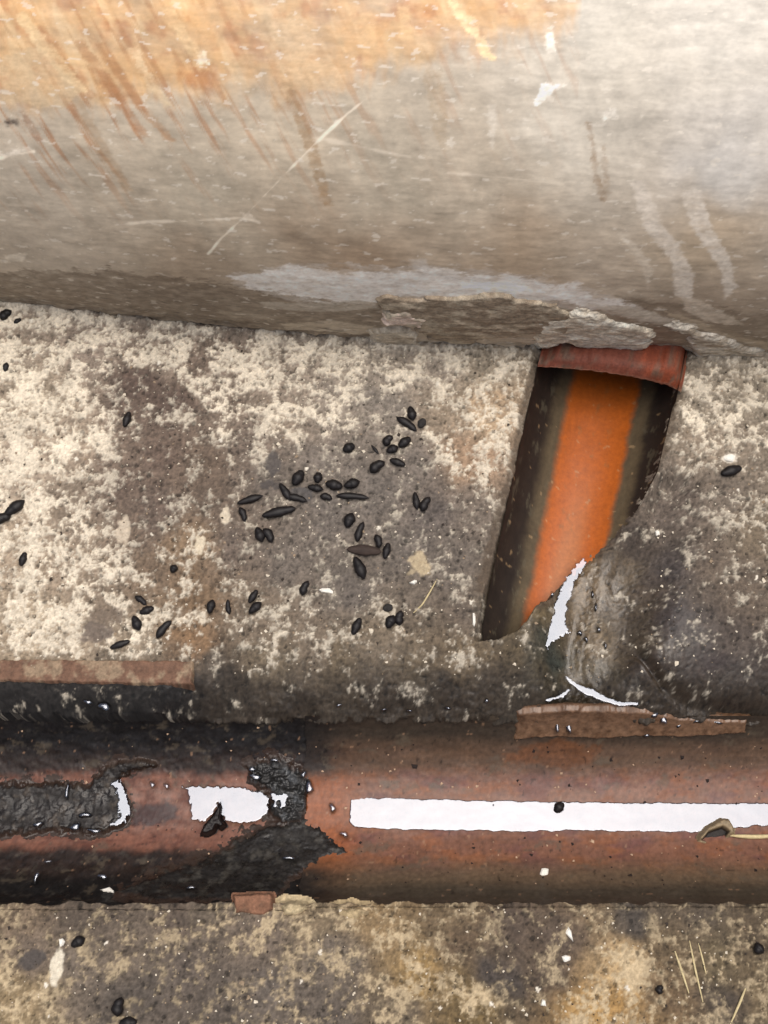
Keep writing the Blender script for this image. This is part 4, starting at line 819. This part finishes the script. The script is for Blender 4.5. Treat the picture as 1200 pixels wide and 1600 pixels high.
def chip_mesh(name, seed, n=9):
    rng = np.random.RandomState(seed); a = np.sort(rng.uniform(0, 2 * np.pi, n)); r = rng.uniform(0.7, 1.1, n)
    V = []; 
    for sc_, z in ((1.0, 0.0), (0.95, 0.6), (0.6, 1.0)):
        V += [(r[k] * sc_ * math.cos(a[k]), r[k] * sc_ * math.sin(a[k]), z + rng.uniform(-.1, .1)) for k in range(n)]
    V.append((0, 0, 1.05)); F = []
    for q in range(2):
        F += [(q * n + k, q * n + (k + 1) % n, (q + 1) * n + (k + 1) % n, (q + 1) * n + k) for k in range(n)]
    tri = [(2 * n + k, 2 * n + (k + 1) % n, 3 * n) for k in range(n)]
    me = bpy.data.meshes.new(name); me.from_pydata(V, [], F + tri); me.update(); return me
M_CHIP = plain_material('white_lime_chip', tuple(alb((248, 244, 232))), 0.7, 0.3, 0.08, 2.0)
CHIPS = [(511,926,26,15,-30,'bright white oval lime chip below the main dropping cluster'), (645,911,16,7,30,'narrow white chip at the left end of the pale scratch'), (95,1472,11,11,0,'white dot of lime beside the black dropping on the near benching'),
 (1027,833,10,9,0,'tiny white stone chip right of the ramp on dark concrete'), (1140,716,20,15,0,'pale square lime chip above the dropping right of the branch pipe'), (850,1364,18,14,10,'white stone chip stuck on the near side of the channel'),
 (168,1390,26,9,-10,'flat pale stone flake on the near channel edge at left'), (740,968,6,24,0,'thin white upright chip at the left edge of the branch pipe'), (885,1497,13,10,0,'small white stone chip on the near benching below the channel'),
 (890,1460,10,20,20,'pale slanting chip on the near benching under the water strip'), (849,1567,10,10,0,'small white grain near the bottom edge')]
for i, (X, Y, w_, h_, rot, lab) in enumerate(CHIPS):
    p = hit(X, Y, surf_h); mm = 0.00034
    o = obj('stone_chip', chip_mesh('stone_chip', 900 + i), M_CHIP, label=lab, cat='stone chip', group='loose pale chips', loc=(p[0], p[1], p[2] - 0.0003))
    o.scale = (w_ * mm / 2, h_ * mm / 2 * 1.1, 0.0014); o.rotation_euler = (0, 0, math.radians(rot))
M_STRAW = plain_material('pale_straw', tuple(alb((214, 196, 150))), 0.7, 0.3, 0.15)
STRAWS = [([(1054,1486),(1064,1515),(1076,1552)],.0008,'pale straw nearest the small dark dropping on the near benching'), ([(1077,1470),(1086,1515),(1098,1566)],.0007,'longest of the pale straws on the near benching'),
 ([(1091,1474),(1097,1497),(1103,1522)],.0006,'short pale straw beside the longest one'), ([(1167,1538),(1155,1568),(1140,1602)],.0008,'whitish straw running off the bottom edge at right'),
 ([(683,905),(672,925),(660,945),(646,958)],.0006,'pale curved fibre on the benching left of the branch pipe'), ([(1140,1306),(1175,1308),(1230,1306)],.0016,'tan stalk lying in the water strip at the right edge')]
for i, (px, r, lab) in enumerate(STRAWS):
    P = np.array([hit(X, Y, surf_h) for X, Y in px]); t = np.linspace(0, 1, 14); k = np.linspace(0, 1, len(P))
    Q = np.stack([np.interp(t, k, P[:, j]) for j in range(3)], -1); Q[:, 2] += r * 0.6
    obj('straw', strand('straw', Q, r * 0.75, None), M_STRAW, label=lab, cat='straw', group='pale straws and fibres')
# seed husk in the water strip
def husk():
    hk = empty('seed_husk', 'tan hollow seed husk with dark inside lying in the water strip', 'husk', tuple(hit(1118, 1300, surf_h)))
    P = [(1090, 1306), (1104, 1290), (1128, 1276), (1142, 1278), (1150, 1292), (1152, 1304), (1132, 1310), (1104, 1318), (1092, 1314)]
    Pw = np.array([at_z(X, Y, -0.045)[:2] for X, Y in P]); u, v = uvgrid(Pw, 0.003, 0.0004); sd = sdpoly(Pw, u, v)
    inn = np.array([at_z(X, Y, -0.045)[:2] for X, Y in [(1096, 1312), (1108, 1298), (1130, 1290), (1141, 1298), (1136, 1308), (1112, 1316)]]); si = sdpoly(inn, u, v)
    z = -0.0495 + 0.0050 * sstep(-0.0006, 0.0022, sd) - 0.0042 * sstep(-0.0005, 0.0009, si)
    c = mix(np.broadcast_to(lin((150,132,104)), u.shape + (3,)), np.broadcast_to(lin((34,28,24)), u.shape + (3,)), sstep(-0.0003, 0.0006, si)) * (1 + 0.3 * fbm(u, v, 400, 3, 5))[..., None]
    V = np.stack([u, v, z], -1).reshape(-1, 3); F = grid_faces(u.shape[1], u.shape[0], sd > -0.0006); V, F, C = compact(V, F, c.reshape(-1, 3))
    me = build_mesh('shell', V, F); set_attr(me, np.clip(C / GAIN, 0.005, 0.8), 0.55); under(obj('shell', me, M_MORTAR), hk)
husk()
# leaf scrap standing in the water pool
def leaf():
    P = [(312, 1302), (318, 1288), (330, 1274), (338, 1262), (344, 1248), (347, 1262), (344, 1276), (352, 1288), (344, 1294), (338, 1290), (334, 1298), (322, 1304)]
    Pw = np.array([at_z(X, Y, -0.044)[:2] for X, Y in P]); u, v = uvgrid(Pw, 0.003, 0.0004); sd = sdpoly(Pw, u, v)
    z = -0.0495 + 0.0055 * sstep(-0.0005, 0.0012, sd) + 0.0008 * fbm(u, v, 250, 3, 9)
    V = np.stack([u, v, z], -1).reshape(-1, 3); F = grid_faces(u.shape[1], u.shape[0], sd > -0.0005); V, F = compact(V, F)
    me = build_mesh('leaf_scrap', V, F); set_attr(me, alb((24, 17, 16)), 0.45)
    obj('leaf_scrap', me, M_SLUDGE, label='dark pointed leaf scrap standing in the left water pool', cat='leaf')
leaf()
# loose grit nobody could count
def grit():
    rng = np.random.RandomState(5); V = []; F = []; C = []
    base = np.array([(1, 0, 0), (-.8, .5, 0), (-.6, -.7, 0), (.2, .9, .3), (0, 0, 1)]); bf = [(0, 3, 4), (3, 1, 4), (1, 2, 4), (2, 0, 4)]
    n = 0; gx_ = rng.uniform(-0.22, 0.22, 4500); gy_ = rng.uniform(-0.14, 0.235, 4500); gz_ = bench_h(gx_, gy_)
    for x, y, z in zip(gx_, gy_, gz_):
        if -0.052 < y < 0.06: continue
        s, u = branch_su(x, y)
        if abs(u) < 0.042 and -0.06 < s < 0.13: continue
        r = rng.gamma(2.0, 0.00014) + 0.00022; a = rng.uniform(0, 6.28)
        ca, sa = math.cos(a), math.sin(a); k = len(V)
        for b in base * rng.uniform(0.7, 1.3, base.shape): V.append((x + r * (b[0] * ca - b[1] * sa), y + r * (b[0] * sa + b[1] * ca), z + 0.0002 + r * b[2] * 0.8))
        F += [tuple(k + q for q in f) for f in bf]
        t = rng.rand(); c = lin((226, 214, 192)) if t < 0.5 else (lin((60, 52, 46)) if t < 0.75 else lin((158, 138, 114)))
        C += [c / GAIN] * 5; n += 1
    me = build_mesh('grit', np.array(V), np.array(F)); set_attr(me, np.array(C), 0.9)
    obj('grit', me, M_MORTAR, kind='stuff', label='scattered loose grit and sand grains on the benching', cat='grit')
grit()

def crumbs():
    rng = np.random.RandomState(21); V = []; F = []; C = []
    base = np.array([(1, 0, 0), (-.8, .6, 0), (-.7, -.7, 0), (.2, .9, .3), (0, 0, 1)]); bf = [(0, 3, 4), (3, 1, 4), (1, 2, 4), (2, 0, 4)]
    spots = [(955,1187,6,0),(1065,1183,7,0),(1105,1220,6,0),(890,1227,5,0),(1008,1254,5,0),(1150,1256,5,0),(770,1258,5,0),(985,1368,7,0),(740,1325,5,0),(820,1310,4,0),(1180,1360,5,0),(560,1225,5,0),(690,1225,5,1),(745,1228,5,1),(610,1205,4,1),(540,1262,5,1)]
    for _ in range(150): spots.append((rng.uniform(490, 1200), rng.choice([rng.uniform(1160, 1245), rng.uniform(1305, 1390)]), rng.gamma(2, 0.8) + 1.0, int(rng.rand() < 0.35)))
    for _ in range(60): spots.append((rng.uniform(0, 480), rng.uniform(1100, 1390), rng.gamma(2, 0.8) + 1.0, int(rng.rand() < 0.6)))
    for X, Y, r, pale in spots:
        q = hit_main(X, Y); p, n = S_main(np.array(q[0]), np.array(q[1])); r = r * 0.00031 / 2 * 1.3; a = rng.uniform(0, 6.28); k = len(V)
        t1 = np.array([math.cos(a), 0, 0]) + np.cross(n, [1, 0, 0]) * math.sin(a); t2 = np.cross(n, t1)
        for b in base * rng.uniform(0.7, 1.3, base.shape): V.append(p + r * (b[0] * t1 + b[1] * t2) + n * (0.0002 + r * b[2] * 0.8))
        F += [tuple(k + q_ for q_ in f) for f in bf]; C += [(lin((190, 160, 132)) if pale else lin((40, 30, 27))) / GAIN] * 5
    me = build_mesh('silt_crumbs', np.array(V), np.array(F)); set_attr(me, np.array(C), 0.8)
    obj('silt_crumbs', me, M_MORTAR, kind='stuff', label='tiny silt crumbs scattered over the bore of the clay channel', cat='silt')
crumbs()
